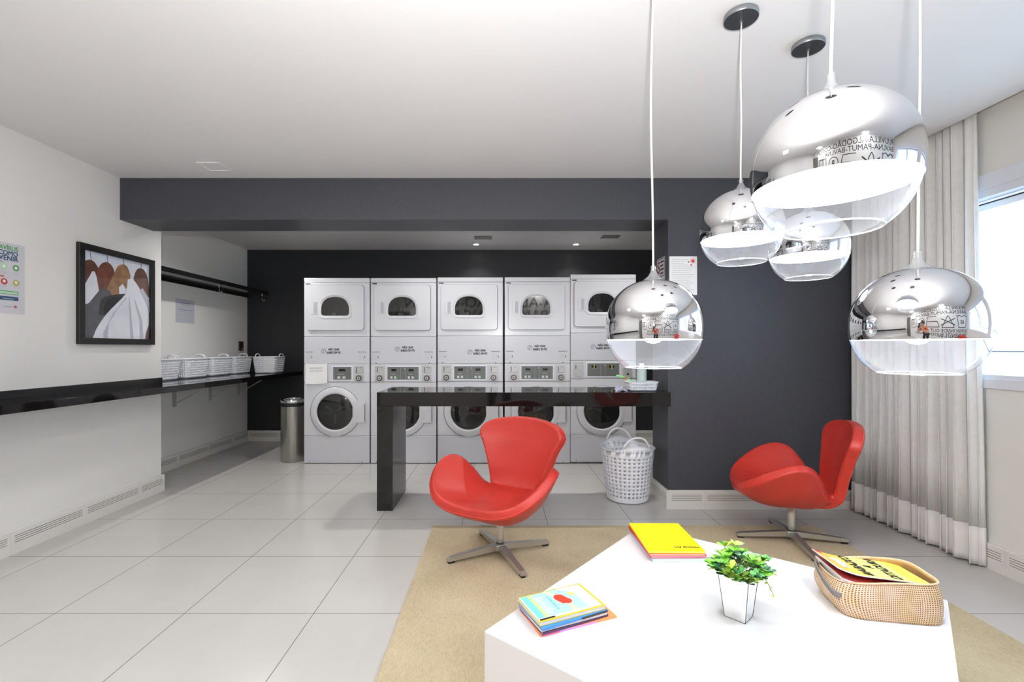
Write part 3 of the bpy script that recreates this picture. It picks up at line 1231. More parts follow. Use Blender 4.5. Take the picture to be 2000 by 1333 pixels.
def small_basket(loc, rz, label, group, L=0.40, Wd=0.265, hh=0.195):
    t = thing('plastic_basket', label, 'basket', loc, rz, group)
    # arc-length parametrisation of the unit outline
    n = 240
    base = [Vector(superrect(i / n, L / 2, Wd / 2, 7.0)) for i in range(n)] 
    d = [0.0]
    for i in range(n):
        d.append(d[-1] + (base[(i + 1) % n] - base[i]).length)
    tot = d[-1]

    def at(u):
        s = (u % 1.0) * tot
        lo, hi = 0, n
        while hi - lo > 1:
            m_ = (lo + hi) // 2
            if d[m_] <= s:
                lo = m_
            else:
                hi = m_
        f = (s - d[lo]) / (d[lo + 1] - d[lo])
        return base[lo].lerp(base[(lo + 1) % n], f)

    def ring(u, z):
        p = at(u)
        k = 0.86 + 0.14 * z / hh
        return p.x * k, p.y * k
    b = mb(plastic_white)
    b.solid = set()
    zl = [0.004, 0.02] + [0.02 + 0.0235 * (k + 1) for k in range(7)] + [hh]
    b.solid_rows = {0, 8}
    perforated(b, ring, zl, 56, 0.62)
    bv = [ring(k / 56, 0.004) for k in range(56)]
    b.geo([(x, y, 0.004) for x, y in bv], [tuple(range(56))])
    finish_basket(b, 'basket_body', t, 0.0025)
    b = mb(plastic_white)
    b.tube([(*ring(k / 80, hh), hh) for k in range(80)], 0.006, 6, closed=True)
    b.build('rim', t, smooth=True)
    for s in (-1, 1):
        b = mb(plastic_white)
        pts = []
        for k in range(15):
            a = PI * k / 14
            pts.append((s * (L / 2 + 0.004), 0.055 * math.cos(a), hh + 0.040 * math.sin(a) ** 0.7))
        b.tube(pts, 0.0055, 8)
        b.build('handle', t, smooth=True)
    return t


bl = [
    ((-3.19, 4.335, 0.93), PI / 2, 'white perforated plastic basket on black ledge, nearest one half hidden by wall corner'),
    ((-3.185, 4.775, 0.93), PI / 2, 'white perforated plastic basket on black ledge, second from the wall corner'),
    ((-3.19, 5.205, 0.93), PI / 2, 'white perforated plastic basket on black ledge, third from the wall corner'),
    ((-3.19, 5.635, 0.93), PI / 2, 'white perforated plastic basket on black ledge, fourth, below the dark wall socket'),
]
for loc, rz, lab in bl:
    small_basket(loc, rz, lab, 'white baskets lined up on the ledge')
small_basket((-2.825, 5.76, 0.93), 0.02, 'white perforated basket on ledge against the black wall, farthest of the five', 'white baskets lined up on the ledge', L=0.28, Wd=0.32)

# ------------------------------------------------------------------ bin
t = thing('waste_bin', 'tall cylindrical brushed steel waste bin with black band, left of the machines', 'bin', (-2.268, 5.15, 0))
b = mb(brushed)
b.lathe([(0.118, 0.0), (0.122, 0.006), (0.122, 0.60)], 48, cap0=True).build('body', t, smooth=True)
b = mb(rubber)
b.lathe([(0.1225, 0.60), (0.125, 0.605), (0.125, 0.635), (0.122, 0.64)], 48)
b.build('black_band', t, smooth=True)
b = mb(chrome)
b.lathe([(0.1235, 0.64), (0.128, 0.65), (0.124, 0.672), (0.110, 0.682), (0.095, 0.676), (0.092, 0.655)], 48)
b.build('lid_ring', t, smooth=True)
b = mb(mat('bin_flap_dark', (40, 40, 42), 0.3, metal=0.6))
b.lathe([(0.0925, 0.655), (0.06, 0.660), (0.001, 0.663)], 40)
b.build('swing_flap', t, smooth=True)

# ------------------------------------------------------------------ framed picture
def wall_pt(px, py, X=XL + 0.012):
    Y = X * F / (px - CX)
    return (Y, CH - (py - CY) / F * Y)


t = thing('framed_picture', 'black framed square photograph of clothes on wooden hangers on the left wall', 'picture', (XL, 3.578, 1.26))
yA, yB, z0, z1 = 3.224 - 3.578, 3.932 - 3.578, 0.0, 0.706
bw = 0.045
b = mb(mat('black_picture_frame', (22, 21, 20), 0.35))
for a in ((yA, yB, z0, z0 + bw), (yA, yB, z1 - bw, z1), (yA, yA + bw, z0 + bw, z1 - bw), (yB - bw, yB, z0 + bw, z1 - bw)):
    b.box(0.001, 0.028, a[0], a[1], a[2], a[3], 0.0015, 1)
b.build('frame', t)
P = Print((0.010, 0, 0), (0, -1, 0), (0, 0, 1))      # seen from the room: right hand is -Y... mirrored below
P = Print((0.010, 0, 0), (0, 1, 0), (0, 0, 1))
P.n = Vector((1, 0, 0))


def Mfix(self, x, y, rot=0.0):
    B = Matrix(((0, 0, 1, 0), (1, 0, 0, 0), (0, 1, 0, 0), (0, 0, 0, 1)))
    B.translation = self.o + Vector((self.lay, x, y))
    self.lay += 0.00012
    return B @ Matrix.Rotation(rot, 4, 'Z')


P.M = Mfix.__get__(P)
art_bg = mat('art_pale_backdrop', (214, 220, 232), 0.5)
wood1 = mat('art_wood_red', (112, 58, 40), 0.5, noise=(14, 0.3))
wood2 = mat('art_wood_dark', (92, 50, 36), 0.5, noise=(14, 0.3))
wood3 = mat('art_wood_light', (150, 110, 74), 0.5, noise=(14, 0.3))
wood4 = mat('art_wood_brown', (100, 66, 52), 0.5, noise=(14, 0.3))
cl_w = mat('art_white_cloth', (226, 228, 236), 0.6, noise=(6, 0.06))
cl_w2 = mat('art_cloth_fold', (186, 188, 200), 0.6)
cl_g = mat('art_grey_cloth', (84, 84, 90), 0.7, noise=(20, 0.15))
cl_d = mat('art_dark_cloth', (44, 44, 48), 0.7)
hook_m = mat('art_hook', (120, 120, 124), 0.4)


def A(pts):      # points given in the crop of the photograph, mapped on to the picture's plane
    r = []
    for x, y in pts:
        q = wall_pt(140 + x * 0.17259, 460 + y * 0.17259)
        r.append((min(max(q[0] - 3.578, yA + bw), yB - bw), min(max(q[1] - 1.26, z0 + bw), z1 - bw)))
    return r


def SM(pts):
    out = []
    n_ = len(pts)
    for i_ in range(n_):
        p0, p1, p2, p3 = (Vector(pts[(i_ + q_) % n_]) for q_ in (-1, 0, 1, 2))
        for k_ in range(4):
            u = k_ / 4
            v = 0.5 * ((2 * p1) + (p2 - p0) * u + (2 * p0 - 5 * p1 + 4 * p2 - p3) * u * u + (3 * p1 - p0 - 3 * p2 + p3) * u ** 3)
            out.append((v.x, v.y))
    return out


P.rect(art_bg, yA + bw, yB - bw, z0 + bw, z1 - bw)
for (x0_, y0_, x1_, y1_) in ((205, 160, 218, 280), (398, 205, 405, 305), (584, 250, 588, 330), (782, 300, 786, 370)):
    P.poly(hook_m, A([(x0_, y0_), (x0_ + 9, y0_), (x1_ + 9, y1_), (x1_, y1_)]))
P.poly(wood4, A([(880, 700), (878, 600), (865, 500), (845, 430), (815, 385), (780, 370), (745, 380), (720, 420), (700, 490), (740, 600), (800, 700)]))
P.poly(wood2, A(SM([(120, 560), (120, 330), (150, 290), (205, 275), (250, 295), (285, 340), (305, 400), (250, 560)])))
P.poly(wood1, A(SM([(290, 620), (280, 480), (300, 390), (330, 330), (385, 302), (430, 318), (465, 360), (485, 420), (470, 520), (420, 620)])))
P.poly(wood3, A(SM([(400, 640), (420, 560), (470, 460), (500, 390), (530, 345), (580, 328), (620, 345), (650, 400), (665, 480), (620, 600), (520, 700)])))
P.poly(cl_w, A([(120, 830), (120, 590), (170, 520), (235, 405), (262, 410), (285, 480), (310, 630), (270, 700), (130, 820)]))
P.poly(cl_g, A(SM([(120, 1195), (120, 830), (200, 760), (290, 650), (345, 600), (420, 620), (470, 680), (600, 660), (620, 700), (500, 900), (300, 1195)])))
P.poly(cl_d, A(SM([(310, 860), (330, 740), (400, 690), (590, 665), (560, 740), (480, 800), (420, 900), (320, 900)])))
P.poly(cl_w, A([(540, 665), (535, 590), (575, 550), (610, 600), (600, 660)]))
_L = [(238, 1195), (252, 1130), (274, 1072), (306, 1014), (344, 956), (390, 896), (442, 838), (502, 778), (562, 718), (598, 678), (618, 636), (627, 570), (632, 500)]
_R = [(825, 1195), (832, 1145), (842, 1095), (860, 1045), (871, 995), (873, 940), (868, 880), (852, 800), (826, 728), (792, 652), (762, 592), (728, 540), (684, 490)]
for k in range(len(_L) - 1):
    P.poly(cl_w, A([_L[k], _R[k], _R[k + 1], _L[k + 1]]))
for quad in ([(360, 1195), (352, 1110), (420, 990), (405, 1195)], [(352, 1110), (470, 880), (520, 830), (420, 990)], [(470, 880), (612, 705), (618, 715), (520, 830)],
             [(665, 1195), (655, 900), (672, 900), (700, 1195)], [(655, 900), (645, 700), (652, 700), (672, 900)], [(775, 1195), (765, 960), (795, 960), (812, 1195)], [(765, 960), (705, 720), (712, 718), (795, 960)]):
    P.poly(cl_w2, A(quad))
P.poly(wood4, A([(830, 1195), (842, 1100), (872, 1010), (880, 1010), (880, 1195)]))
P.poly(cl_w2, A([(762, 620), (800, 600), (860, 700), (878, 760), (878, 880), (858, 800)]))
P.build('photograph', t)
pg = mat_thin_glass('picture_glass', haze=0.0, rough=0.02, refl=0.9)
mb(pg).geo([(0.016, yA + bw, z0 + bw), (0.016, yB - bw, z0 + bw), (0.016, yB - bw, z1 - bw), (0.016, yA + bw, z1 - bw)], [(0, 1, 2, 3)])
b = mb(pg)
b.geo([(0.016, yA + bw, z0 + bw), (0.016, yB - bw, z0 + bw), (0.016, yB - bw, z1 - bw), (0.016, yA + bw, z1 - bw)], [(0, 1, 2, 3)])
b.build('glass', t)


# ------------------------------------------------------------------ papers on walls
class WallPrint(Print):
    pass


def sheet_on(name, label, cat, org, right, up, w_, h_, paper_m=paper):
    """a sheet: returns (root, Print) with origin at the lower left corner"""
    r, u = Vector(right).normalized(), Vector(up).normalized()
    n = r.cross(u)
    o = Vector(org)
    t_ = thing(name, label, cat, tuple(o))
    b_ = mb(paper_m)
    vs = [Vector((0, 0, 0)), r * w_, r * w_ + u * h_, u * h_]
    vs = [v + n * 0.0012 for v in vs] + [v + n * 0.0002 for v in vs]
    b_.geo([tuple(v) for v in vs], [(0, 1, 2, 3), (7, 6, 5, 4), (0, 4, 5, 1), (1, 5, 6, 2), (2, 6, 7, 3), (3, 7, 4, 0)])
    b_.build('sheet', t_)
    P_ = Print(tuple(n * 0.0012), tuple(r), tuple(u))
    return t_, P_


gr = mat('poster_green', (96, 160, 96), 0.6)
grl = mat('poster_light_green', (176, 214, 184), 0.6)
nav = mat('poster_navy', (52, 84, 120), 0.6)
yel = mat('poster_olive', (180, 176, 96), 0.6)
rdp = mat('poster_red', (196, 80, 78), 0.6)
# left wall: the viewer looks along -X, so the sheet's right hand runs +Y
t, P = sheet_on('health_poster', 'health notice poster with green and navy lettering at left edge of the wall', 'poster',
                (XL, 2.585, 1.437), (0, 1, 0), (0, 0, 1), 0.292, 0.42, mat('poster_paper', (206, 204, 210), 0.5))
P.text(gr, 'CORONAVÍRUS', 0.252, 0.388, 0.038, 'RIGHT', bold=0.001, sx=0.86)
P.text(nav, 'SAIBA COMO', 0.252, 0.358, 0.038, 'RIGHT', bold=0.001, sx=0.95)
P.text(nav, 'PREVENIR', 0.252, 0.328, 0.040, 'RIGHT', bold=0.001, sx=1.0)
P.rect(gr, 0.03, 0.165, 0.302, 0.306)
for k, m_ in enumerate((gr, grl, grl, gr)):
    P.disc(m_, 0.035 + 0.068 * k, 0.277, 0.019)
    P.disc(paper, 0.035 + 0.068 * k, 0.277, 0.009)
    P.rect(pale_ink, 0.018 + 0.068 * k, 0.052 + 0.068 * k, 0.243, 0.246)
    P.rect(pale_ink, 0.018 + 0.068 * k, 0.052 + 0.068 * k, 0.235, 0.238)
P.rect(rdp, 0.03, 0.17, 0.215, 0.223)
for k, m_ in enumerate((rdp, yel, rdp, yel)):
    P.disc(m_, 0.035 + 0.068 * k, 0.188, 0.019)
    P.disc(paper, 0.035 + 0.068 * k, 0.190, 0.008)
    P.rect(pale_ink, 0.018 + 0.068 * k, 0.052 + 0.068 * k, 0.156, 0.159)
P.rect(gr, 0.02, 0.252, 0.115, 0.135)
P.rect(grl, 0.02, 0.247, 0.118, 0.130)
P.rect(nav, 0.02, 0.252, 0.080, 0.102)
P.rect(pale_ink, 0.16, 0.225, 0.087, 0.090)
P.rect(grey_ink, 0.17, 0.215, 0.040, 0.043)
P.disc(rdp, 0.235, 0.043, 0.008)
P.build('poster_print', t)

t, P = sheet_on('wall_notice', 'faint white notice in a clear sleeve on the niche wall above the baskets', 'notice',
                (XA, 4.84, 1.50), (0, 1, 0), (0, 0, 1), 0.30, 0.25, mat('notice_lilac_paper', (196, 196, 208), 0.3))
P.rect(grey_ink, 0.06, 0.23, 0.205, 0.215)
P.rect(grey_ink, 0.08, 0.21, 0.188, 0.195)
for k in range(7):
    P.rect(stk_blue if k == 1 else pale_ink, 0.03, 0.27, 0.155 - 0.02 * k, 0.160 - 0.02 * k)
P.build('notice_print', t)

t, P = sheet_on('printed_notice', 'white printed notice with red dots on the front of the dark pier', 'notice',
                (1.308, YP, 1.641), (1, 0, 0), (0, 0, 1), 0.212, 0.297)
for k in range(17):
    z_ = 0.272 - 0.0145 * k
    P.rect(pale_ink, 0.016, 0.15 - 0.02 * (k % 3) if k < 4 else 0.19 - 0.012 * ((k * 5) % 4), z_, z_ + 0.0028)
P.disc(pink_ink, 0.178, 0.262, 0.022)
P.disc(red_ink, 0.180, 0.260, 0.011)
P.disc(red_ink, 0.166, 0.231, 0.0065)
P.disc(mat('dot_green_grey', (120, 128, 112), 0.6), 0.146, 0.254, 0.0065)
P.build('notice_print', t)

t, P = sheet_on('side_notice', 'small black and white sign on the side face of the dark pier', 'sign',
                (1.298, 3.852, 1.70), (0, -1, 0), (0, 0, 1), 0.182, 0.255, mat('sign_grey_paper', (196, 194, 200), 0.5))
P.rect(ink, 0.006, 0.176, 0.105, 0.249)
P.rect(mat('sign_pale', (206, 200, 200), 0.6), 0.012, 0.170, 0.111, 0.243)
P.text(mat('sign_brown', (120, 46, 46), 0.6), '5', 0.045, 0.178, 0.13, bold=0.003)
for k in range(4):
    P.rect(ink, 0.082, 0.162 - 0.012 * (k % 2), 0.214 - 0.03 * k, 0.228 - 0.03 * k)
P.rect(stk_blue, 0.02, 0.12, 0.06, 0.066)
P.rect(stk_blue, 0.02, 0.14, 0.04, 0.046)
P.rect(ink, 0.02, 0.09, 0.02, 0.028)
P.build('sign_print', t)

# dark wall socket with a plug under it
t = thing('wall_socket', 'small dark wall socket with a plug, on the niche wall above the fourth basket', 'socket', (XA, 6.06, 1.26))
mb(mat('socket_brown', (46, 30, 28), 0.4)).box(0.0, 0.012, -0.05, 0.05, -0.06, 0.06, 0.003, 2).build('socket_plate', t)
mb(rubber).box(0.012, 0.03, -0.018, 0.018, -0.02, 0.025, 0.003, 2).build('plug', t)
b = mb(mat('cord_grey', (120, 118, 116), 0.6))
b.tube([(0.02, 0.0, -0.02), (0.02, 0.005, -0.08), (0.016, 0.012, -0.14), (0.012, 0.012, -0.22)], 0.004, 8).build('plug_cord', t, smooth=True)

# ------------------------------------------------------------------ things on the counter
t = thing('small_tray_basket', 'small white plastic tray with diamond holes on the black counter end', 'basket', (1.125, 3.715, 0.897))
b = mb(plastic_white)
b.solid = set()
b.solid_rows = {0, 3}
Lx, Ly, hh = 0.235, 0.15, 0.072


def ringt(u, z):
    x, y = superrect(u + 1 / 8.0, Lx / 2, Ly / 2, 8)
    k = 0.88 + 0.12 * z / hh
    return x * k, y * k


perforated(b, ringt, [0.004, 0.014, 0.036, 0.058, 0.068], 48, 0.6)
bv = [ringt(k / 48, 0.004) for k in range(48)]
b.geo([(x, y, 0.004) for x, y in bv], [tuple(range(48))])
finish_basket(b, 'tray_body', t, 0.002)
b = mb(plastic_white)
b.tube([(ringt(k / 64, hh)[0] * 1.02, ringt(k / 64, hh)[1] * 1.02, 0.069) for k in range(64)], 0.004, 6, closed=True)
b.build('rim', t, smooth=True)

bott = mat('pale_green_bottle', (196, 212, 206), 0.35)
t = thing('plastic_bottle', 'pale grey-green plastic bottle standing in the small white tray', 'bottle', (1.135, 3.735, 0.903))
b = mb(bott)
b.lathe([(0.001, 0), (0.036, 0.001), (0.039, 0.008), (0.039, 0.15), (0.036, 0.165), (0.018, 0.18), (0.016, 0.186)], 28).build('bottle_body', t, smooth=True)
mb(plastic_white).lathe([(0.0185, 0.185), (0.0185, 0.208), (0.001, 0.209)], 24).build('cap', t, smooth=True)

t = thing('green_ribbon', 'bright green lanyard strap with brown print draped over the white tray', 'strap', (1.0, 3.70, 0.97))
b = mb(mat('green_strap', (120, 214, 120), 0.5))
pth = []
for k in range(20):
    u = k / 19
    pth.append((-0.075 + 0.15 * u, 0.0 + 0.01 * math.sin(u * 5), 0.045 - 0.065 * u + 0.012 * math.sin(u * PI)))
vs, fs = [], []
for k, p in enumerate(pth):
    for s, q in ((-0.006, 0.003), (0.006, 0.012)):
        vs.append((p[0], p[1] + s, p[2] + (0.008 if s > 0 else -0.004)))
for k in range(19):
    fs.append((2 * k, 2 * k + 2, 2 * k + 3, 2 * k + 1))
b.geo(vs, fs)
o = b.build('strap_band', t, smooth=True)
o.modifiers.new('thickness', 'SOLIDIFY').thickness = 0.0015
b = mb(mat('strap_brown', (150, 110, 60), 0.5))
b.box(-0.022, 0.012, -0.0095, -0.006, 0.015, 0.032)
b.build('strap_print', t)

t = thing('crumpled_wrap', 'crumpled grey translucent plastic wrap on the counter left of the small tray', 'plastic wrap', (0.955, 3.69, 0.897))
b = mb(mat('grey_film', (176, 172, 188), 0.35))
rnd = random.Random(5)
vs, fs = [], []
nx, ny = 9, 7
for r in range(ny):
    for c in range(nx):
        u, v = c / (nx - 1) * 2 - 1, r / (ny - 1) * 2 - 1
        hgt = max(0.0, 1 - (u * u + v * v) * 0.75) * 0.045 * rnd.uniform(0.5, 1.1)
        vs.append((u * 0.05 + rnd.uniform(-.004, .004), v * 0.035, 0.001 + hgt))
for r in range(ny - 1):
    for c in range(nx - 1):
        fs.append((r * nx + c, r * nx + c + 1, (r + 1) * nx + c + 1, (r + 1) * nx + c))
b.geo(vs, fs)
b.build('film', t)

# ------------------------------------------------------------------ rug
def rug_material():
    m = bpy.data.materials.new('woven_beige_rug')
    m.use_nodes = True
    nt = m.node_tree
    b_ = nt.nodes['Principled BSDF']
    b_.inputs['Roughness'].default_value = 0.95
    b_.inputs['Specular IOR Level'].default_value = 0.1
    tc = nt.nodes.new('ShaderNodeTexCoord')
    wv = nt.nodes.new('ShaderNodeTexNoise')
    wv.inputs['Scale'].default_value = 160
    wv.inputs['Detail'].default_value = 3
    mp = nt.nodes.new('ShaderNodeMapping')
    mp.inputs['Scale'].default_value = (1, 0.35, 1)
    nt.links.new(tc.outputs['Object'], mp.inputs[0])
    nt.links.new(mp.outputs[0], wv.inputs['Vector'])
    n2 = nt.nodes.new('ShaderNodeTexNoise')
    n2.inputs['Scale'].default_value = 3.0
    n2.inputs['Detail'].default_value = 6
    nt.links.new(tc.outputs['Object'], n2.inputs['Vector'])
    ad = nt.nodes.new('ShaderNodeMath')
    ad.operation = 'ADD'
    nt.links.new(wv.outputs['Fac'], ad.inputs[0])
    nt.links.new(n2.outputs['Fac'], ad.inputs[1])
    cr = nt.nodes.new('ShaderNodeValToRGB')
    cr.color_ramp.elements[0].position = 0.35
    cr.color_ramp.elements[0].color = lin((170, 154, 124))
    cr.color_ramp.elements[1].position = 1.25 / 2 + 0.3
    cr.color_ramp.elements[1].color = lin((206, 192, 162))
    dv = nt.nodes.new('ShaderNodeMath')
    dv.operation = 'MULTIPLY'
    dv.inputs[1].default_value = 0.62
    nt.links.new(ad.outputs[0], dv.inputs[0])
    nt.links.new(dv.outputs[0], cr.inputs[0])
    nt.links.new(cr.outputs[0], b_.inputs['Base Color'])
    bp = nt.nodes.new('ShaderNodeBump')
    bp.inputs['Strength'].default_value = 0.5
    bp.inputs['Distance'].default_value = 0.003
    nt.links.new(wv.outputs['Fac'], bp.inputs['Height'])
    nt.links.new(bp.outputs[0], b_.inputs['Normal'])
    return m


b = mb(rug_material())
rnd = random.Random(9)
RX0, RX1, RY0, RY1 = -0.455, 2.165, 0.75, 3.225
pts = []
for (p, q) in (((RX0, RY0), (RX1, RY0)), ((RX1, RY0), (RX1, RY1)), ((RX1, RY1), (RX0, RY1)), ((RX0, RY1), (RX0, RY0))):
    for k in range(90):
        u = k / 90
        pts.append((p[0] + (q[0] - p[0]) * u + rnd.uniform(-.0022, .0022), p[1] + (q[1] - p[1]) * u + rnd.uniform(-.0022, .0022)))
b.prism(pts, 0.0005, 0.010)
o = b.build('rug')
tag(o, 'flat woven beige rug under the white table and both red chairs', 'rug')


# ------------------------------------------------------------------ swan style chairs
def catmull(P, n_per):
    out = []
    n = len(P)
    for i in range(n):
        p0, p1, p2, p3 = P[i - 1], P[i], P[(i + 1) % n], P[(i + 2) % n]
        for k in range(n_per):
            t_ = k / n_per
            out.append(0.5 * ((2 * p1) + (p2 - p0) * t_ + (2 * p0 - 5 * p1 + 4 * p2 - p3) * t_ ** 2 + (3 * p1 - p0 - 3 * p2 + p3) * t_ ** 3))
    return out


# seat and arms: rim point, outward tangent there, its pull length, first pull from the seat centre
RIM = [
    ((0.00, -0.330, 0.372), (0, -1, -0.05), 0.12, (0.0, -0.17)),
    ((0.13, -0.330, 0.380), (0.25, -1, 0.05), 0.12, (0.07, -0.165)),
    ((0.245, -0.300, 0.412), (0.8, -0.7, 0.40), 0.14, (0.13, -0.14)),
    ((0.325, -0.225, 0.472), (1, -0.35, 0.75), 0.16, (0.175, -0.09)),
    ((0.362, -0.125, 0.538), (1, -0.1, 0.95), 0.18, (0.20, -0.04)),
    ((0.358, -0.030, 0.572), (1, 0.05, 1.1), 0.19, (0.20, 0.01)),
    ((0.325, 0.045, 0.555), (0.9, 0.25, 1.1), 0.18, (0.19, 0.04)),
    ((0.272, 0.098, 0.480), (0.85, 0.45, 0.8), 0.15, (0.165, 0.07)),
    ((0.220, 0.132, 0.400), (0.8, 0.6, 0.40), 0.09, (0.13, 0.09)),
    ((0.165, 0.165, 0.362), (0.4, 1.0, 0.10), 0.07, (0.09, 0.10)),
    ((0.08, 0.185, 0.352), (0.1, 1.0, 0.05), 0.07, (0.04, 0.11)),
    ((0.00, 0.190, 0.350), (0, 1.0, 0.05), 0.07, (0.0, 0.11)),
]
# back: (y, z) of the middle line, half width, how far the sides wrap forward
BACK = [
    (0.060, 0.318, 0.110, 0.000),
    (0.135, 0.325, 0.150, 0.000),
    (0.190, 0.355, 0.172, 0.006),
    (0.218, 0.410, 0.186, 0.018),
    (0.236, 0.480, 0.202, 0.030),
    (0.254, 0.555, 0.228, 0.038),
    (0.270, 0.625, 0.256, 0.044),
    (0.284, 0.678, 0.286, 0.048),
    (0.292, 0.714, 0.284, 0.046),
    (0.299, 0.746, 0.262, 0.040),
    (0.303, 0.770, 0.220, 0.030),
    (0.306, 0.788, 0.158, 0.018),
    (0.307, 0.799, 0.075, 0.006),
]
_SHELL = {}


def shell_meshes():
    if _SHELL:
        return _SHELL
    full = RIM + [((-p[0], p[1], p[2]), (-t_[0], t_[1], t_[2]), l_, (-b_[0], b_[1])) for p, t_, l_, b_ in RIM[-2:0:-1]]
    P = catmull([Vector(a[0]) for a in full], 5)
    T = catmull([Vector(a[1]).normalized() for a in full], 5)
    Ls = catmull([Vector((a[2], 0, 0)) for a in full], 5)
    Bs = catmull([Vector((a[3][0], a[3][1], 0)) for a in full], 5)
    C = Vector((0, -0.02, 0.340))
    n, NT = len(P), 16
    rows = []
    for j in range(1, NT + 1):
        u = j / NT
        row = []
        for i in range(n):
            p, tv = P[i], T[i].normalized()
            B1 = C + Bs[i]
            B2 = p - tv * Ls[i].x
            row.append(C * (1 - u) ** 3 + B1 * 3 * u * (1 - u) ** 2 + B2 * 3 * u * u * (1 - u) + p * u ** 3)
        rows.append(row)

    def grid_shell(b_, g, wrap, thick_fn, c0=None, Nfix=None):
        """closed slab around grid g (rows x cols), pushed both ways along its normals"""
        nr, nc = len(g), len(g[0])
        Nn = []
        for j in range(nr):
            r_ = []
            for i in range(nc):
                i0, i1 = ((i - 1) % nc, (i + 1) % nc) if wrap else (max(i - 1, 0), min(i + 1, nc - 1))
                a_ = g[j][i1] - g[j][i0]
                d_ = g[min(j + 1, nr - 1)][i] - (g[j - 1][i] if j else (c0 or g[0][i]))
                r_.append(a_.cross(d_).normalized())
            Nn.append(r_)
        if Nfix:
            Nn = Nfix
        top = [[g[j][i] + Nn[j][i] * thick_fn(j, i)[0] for i in range(nc)] for j in range(nr)]
        bot = [[g[j][i] - Nn[j][i] * thick_fn(j, i)[1] for i in range(nc)] for j in range(nr)]
        vs = [v for r_ in top for v in r_] + [v for r_ in bot for v in r_]
        off = nr * nc
        fs = []
        cols = nc if wrap else nc - 1
        for j in range(nr - 1):
            for i in range(cols):
                k = (i + 1) % nc
                fs.append((j * nc + i, j * nc + k, (j + 1) * nc + k, (j + 1) * nc + i))
                fs.append((off + j * nc + i, off + (j + 1) * nc + i, off + (j + 1) * nc + k, off + j * nc + k))
        for i in range(cols):
            k = (i + 1) % nc
            a_ = (nr - 1) * nc
            fs.append((a_ + i, a_ + k, off + a_ + k, off + a_ + i))
            if not (wrap and c0 is not None):
                fs.append((k, i, off + i, off + k))
        if wrap and c0 is not None:
            vs += [c0 + Nn[0][0] * thick_fn(0, 0)[0], c0 - Nn[0][0] * thick_fn(0, 0)[1]]
            for i in range(nc):
                k = (i + 1) % nc
                fs.append((len(vs) - 2, k, i))
                fs.append((len(vs) - 1, off + i, off + k))
        if not wrap:
            for j in range(nr - 1):
                for i in (0, nc - 1):
                    fs.append((j * nc + i, (j + 1) * nc + i, off + (j + 1) * nc + i, off + j * nc + i))
        b_.geo(vs, fs)
    b_ = MB()
    b_.m(leather)
    sg = []

    def th_seat(j, i):
        u = (j + 1) / NT
        lower = 0.084 * (1 - u ** 2.5) + 0.026 * u ** 2.5
        return (lower, 0.024) if sg[0] < 0 else (0.024, lower)
    a_ = rows[3][1] - rows[3][n - 1]
    sg.append(1 if a_.cross(rows[4][0] - rows[2][0]).z > 0 else -1)
    grid_shell(b_, rows, True, th_seat, C)
    cols = 25
    mid = [Vector(q) for q in [(a[0], a[1], a[2]) for a in BACK]]
    wr = [a[3] for a in BACK]
    M_ = []
    for i in range(len(mid) - 1):
        p0, p1, p2, p3 = mid[max(i - 1, 0)], mid[i], mid[i + 1], mid[min(i + 2, len(mid) - 1)]
        for k in range(4):
            u = k / 4
            q = 0.5 * ((2 * p1) + (p2 - p0) * u + (2 * p0 - 5 * p1 + 4 * p2 - p3) * u * u + (3 * p1 - p0 - 3 * p2 + p3) * u ** 3)
            M_.append((q.x, q.y, q.z, wr[i] * (1 - u) + wr[i + 1] * u))
    M_.append((*mid[-1], wr[-1]))
    g = [[Vector((-w_ + 2 * w_ * c / (cols - 1), y_ - f_ * abs(-1 + 2 * c / (cols - 1)) ** 2.2, z_)) for c in range(cols)] for (y_, z_, w_, f_) in M_]
    NF = []
    for j in range(len(g)):
        d_ = g[min(j + 1, len(g) - 1)][12] - g[max(j - 1, 0)][12]
        nv = Vector((0, -d_.z, d_.y)).normalized()
        NF.append([Vector((-0.35 * (c - 12) / 12 * (1 if j > 8 else 0), nv.y, nv.z)).normalized() for c in range(cols)])
    grid_shell(b_, g, False, lambda j, i: (0.022, 0.036), None, NF)
    ob_ = b_.build('seat_shell_source')
    r1 = ob_.modifiers.new('fuse', 'REMESH')
    r1.mode = 'VOXEL'
    r1.voxel_size = 0.0065
    r2 = ob_.modifiers.new('relax', 'SMOOTH')
    r2.factor = 0.6
    r2.iterations = 9
    dg_ = bpy.context.evaluated_depsgraph_get()
    dg_.update()
    me_ = bpy.data.meshes.new_from_object(ob_.evaluated_get(dg_))
    me_.name = 'seat_shell'
    for p_ in me_.polygons:
        p_.use_smooth = True
    if not me_.materials:
        me_.materials.append(leather)
    src = ob_.data
    bpy.data.objects.remove(ob_)
    bpy.data.meshes.remove(src)
    _SHELL['shell'] = me_
    from mathutils.bvhtree import BVHTree
    tree = BVHTree.FromPolygons([v.co.copy() for v in me_.vertices], [tuple(p_.vertices) for p_ in me_.polygons])

    def snap(p_):
        q_, nn_, _, _ = tree.find_nearest(p_)
        return q_
    # piping: front and arms, then around the back
    pts = []
    for i in range(n):
        if P[i].y < 0.12:
            pts.append((i, P[i] + T[i].normalized() * 0.0155 + Vector((0, 0, -0.012)) + Vector((T[i].x, T[i].y, 0)) * 0.006))
    k0 = next(k for k in range(len(pts)) if pts[k][0] + 1 < pts[(k + 1) % len(pts)][0])
    seq = [snap(p + Vector((0, 0, -0.006))) for _, p in pts[k0 + 1:] + pts[:k0 + 1]]
    b_ = mb(leather_pipe)
    b_.smooth = True
    b_.tube(seq, 0.0026, 6)
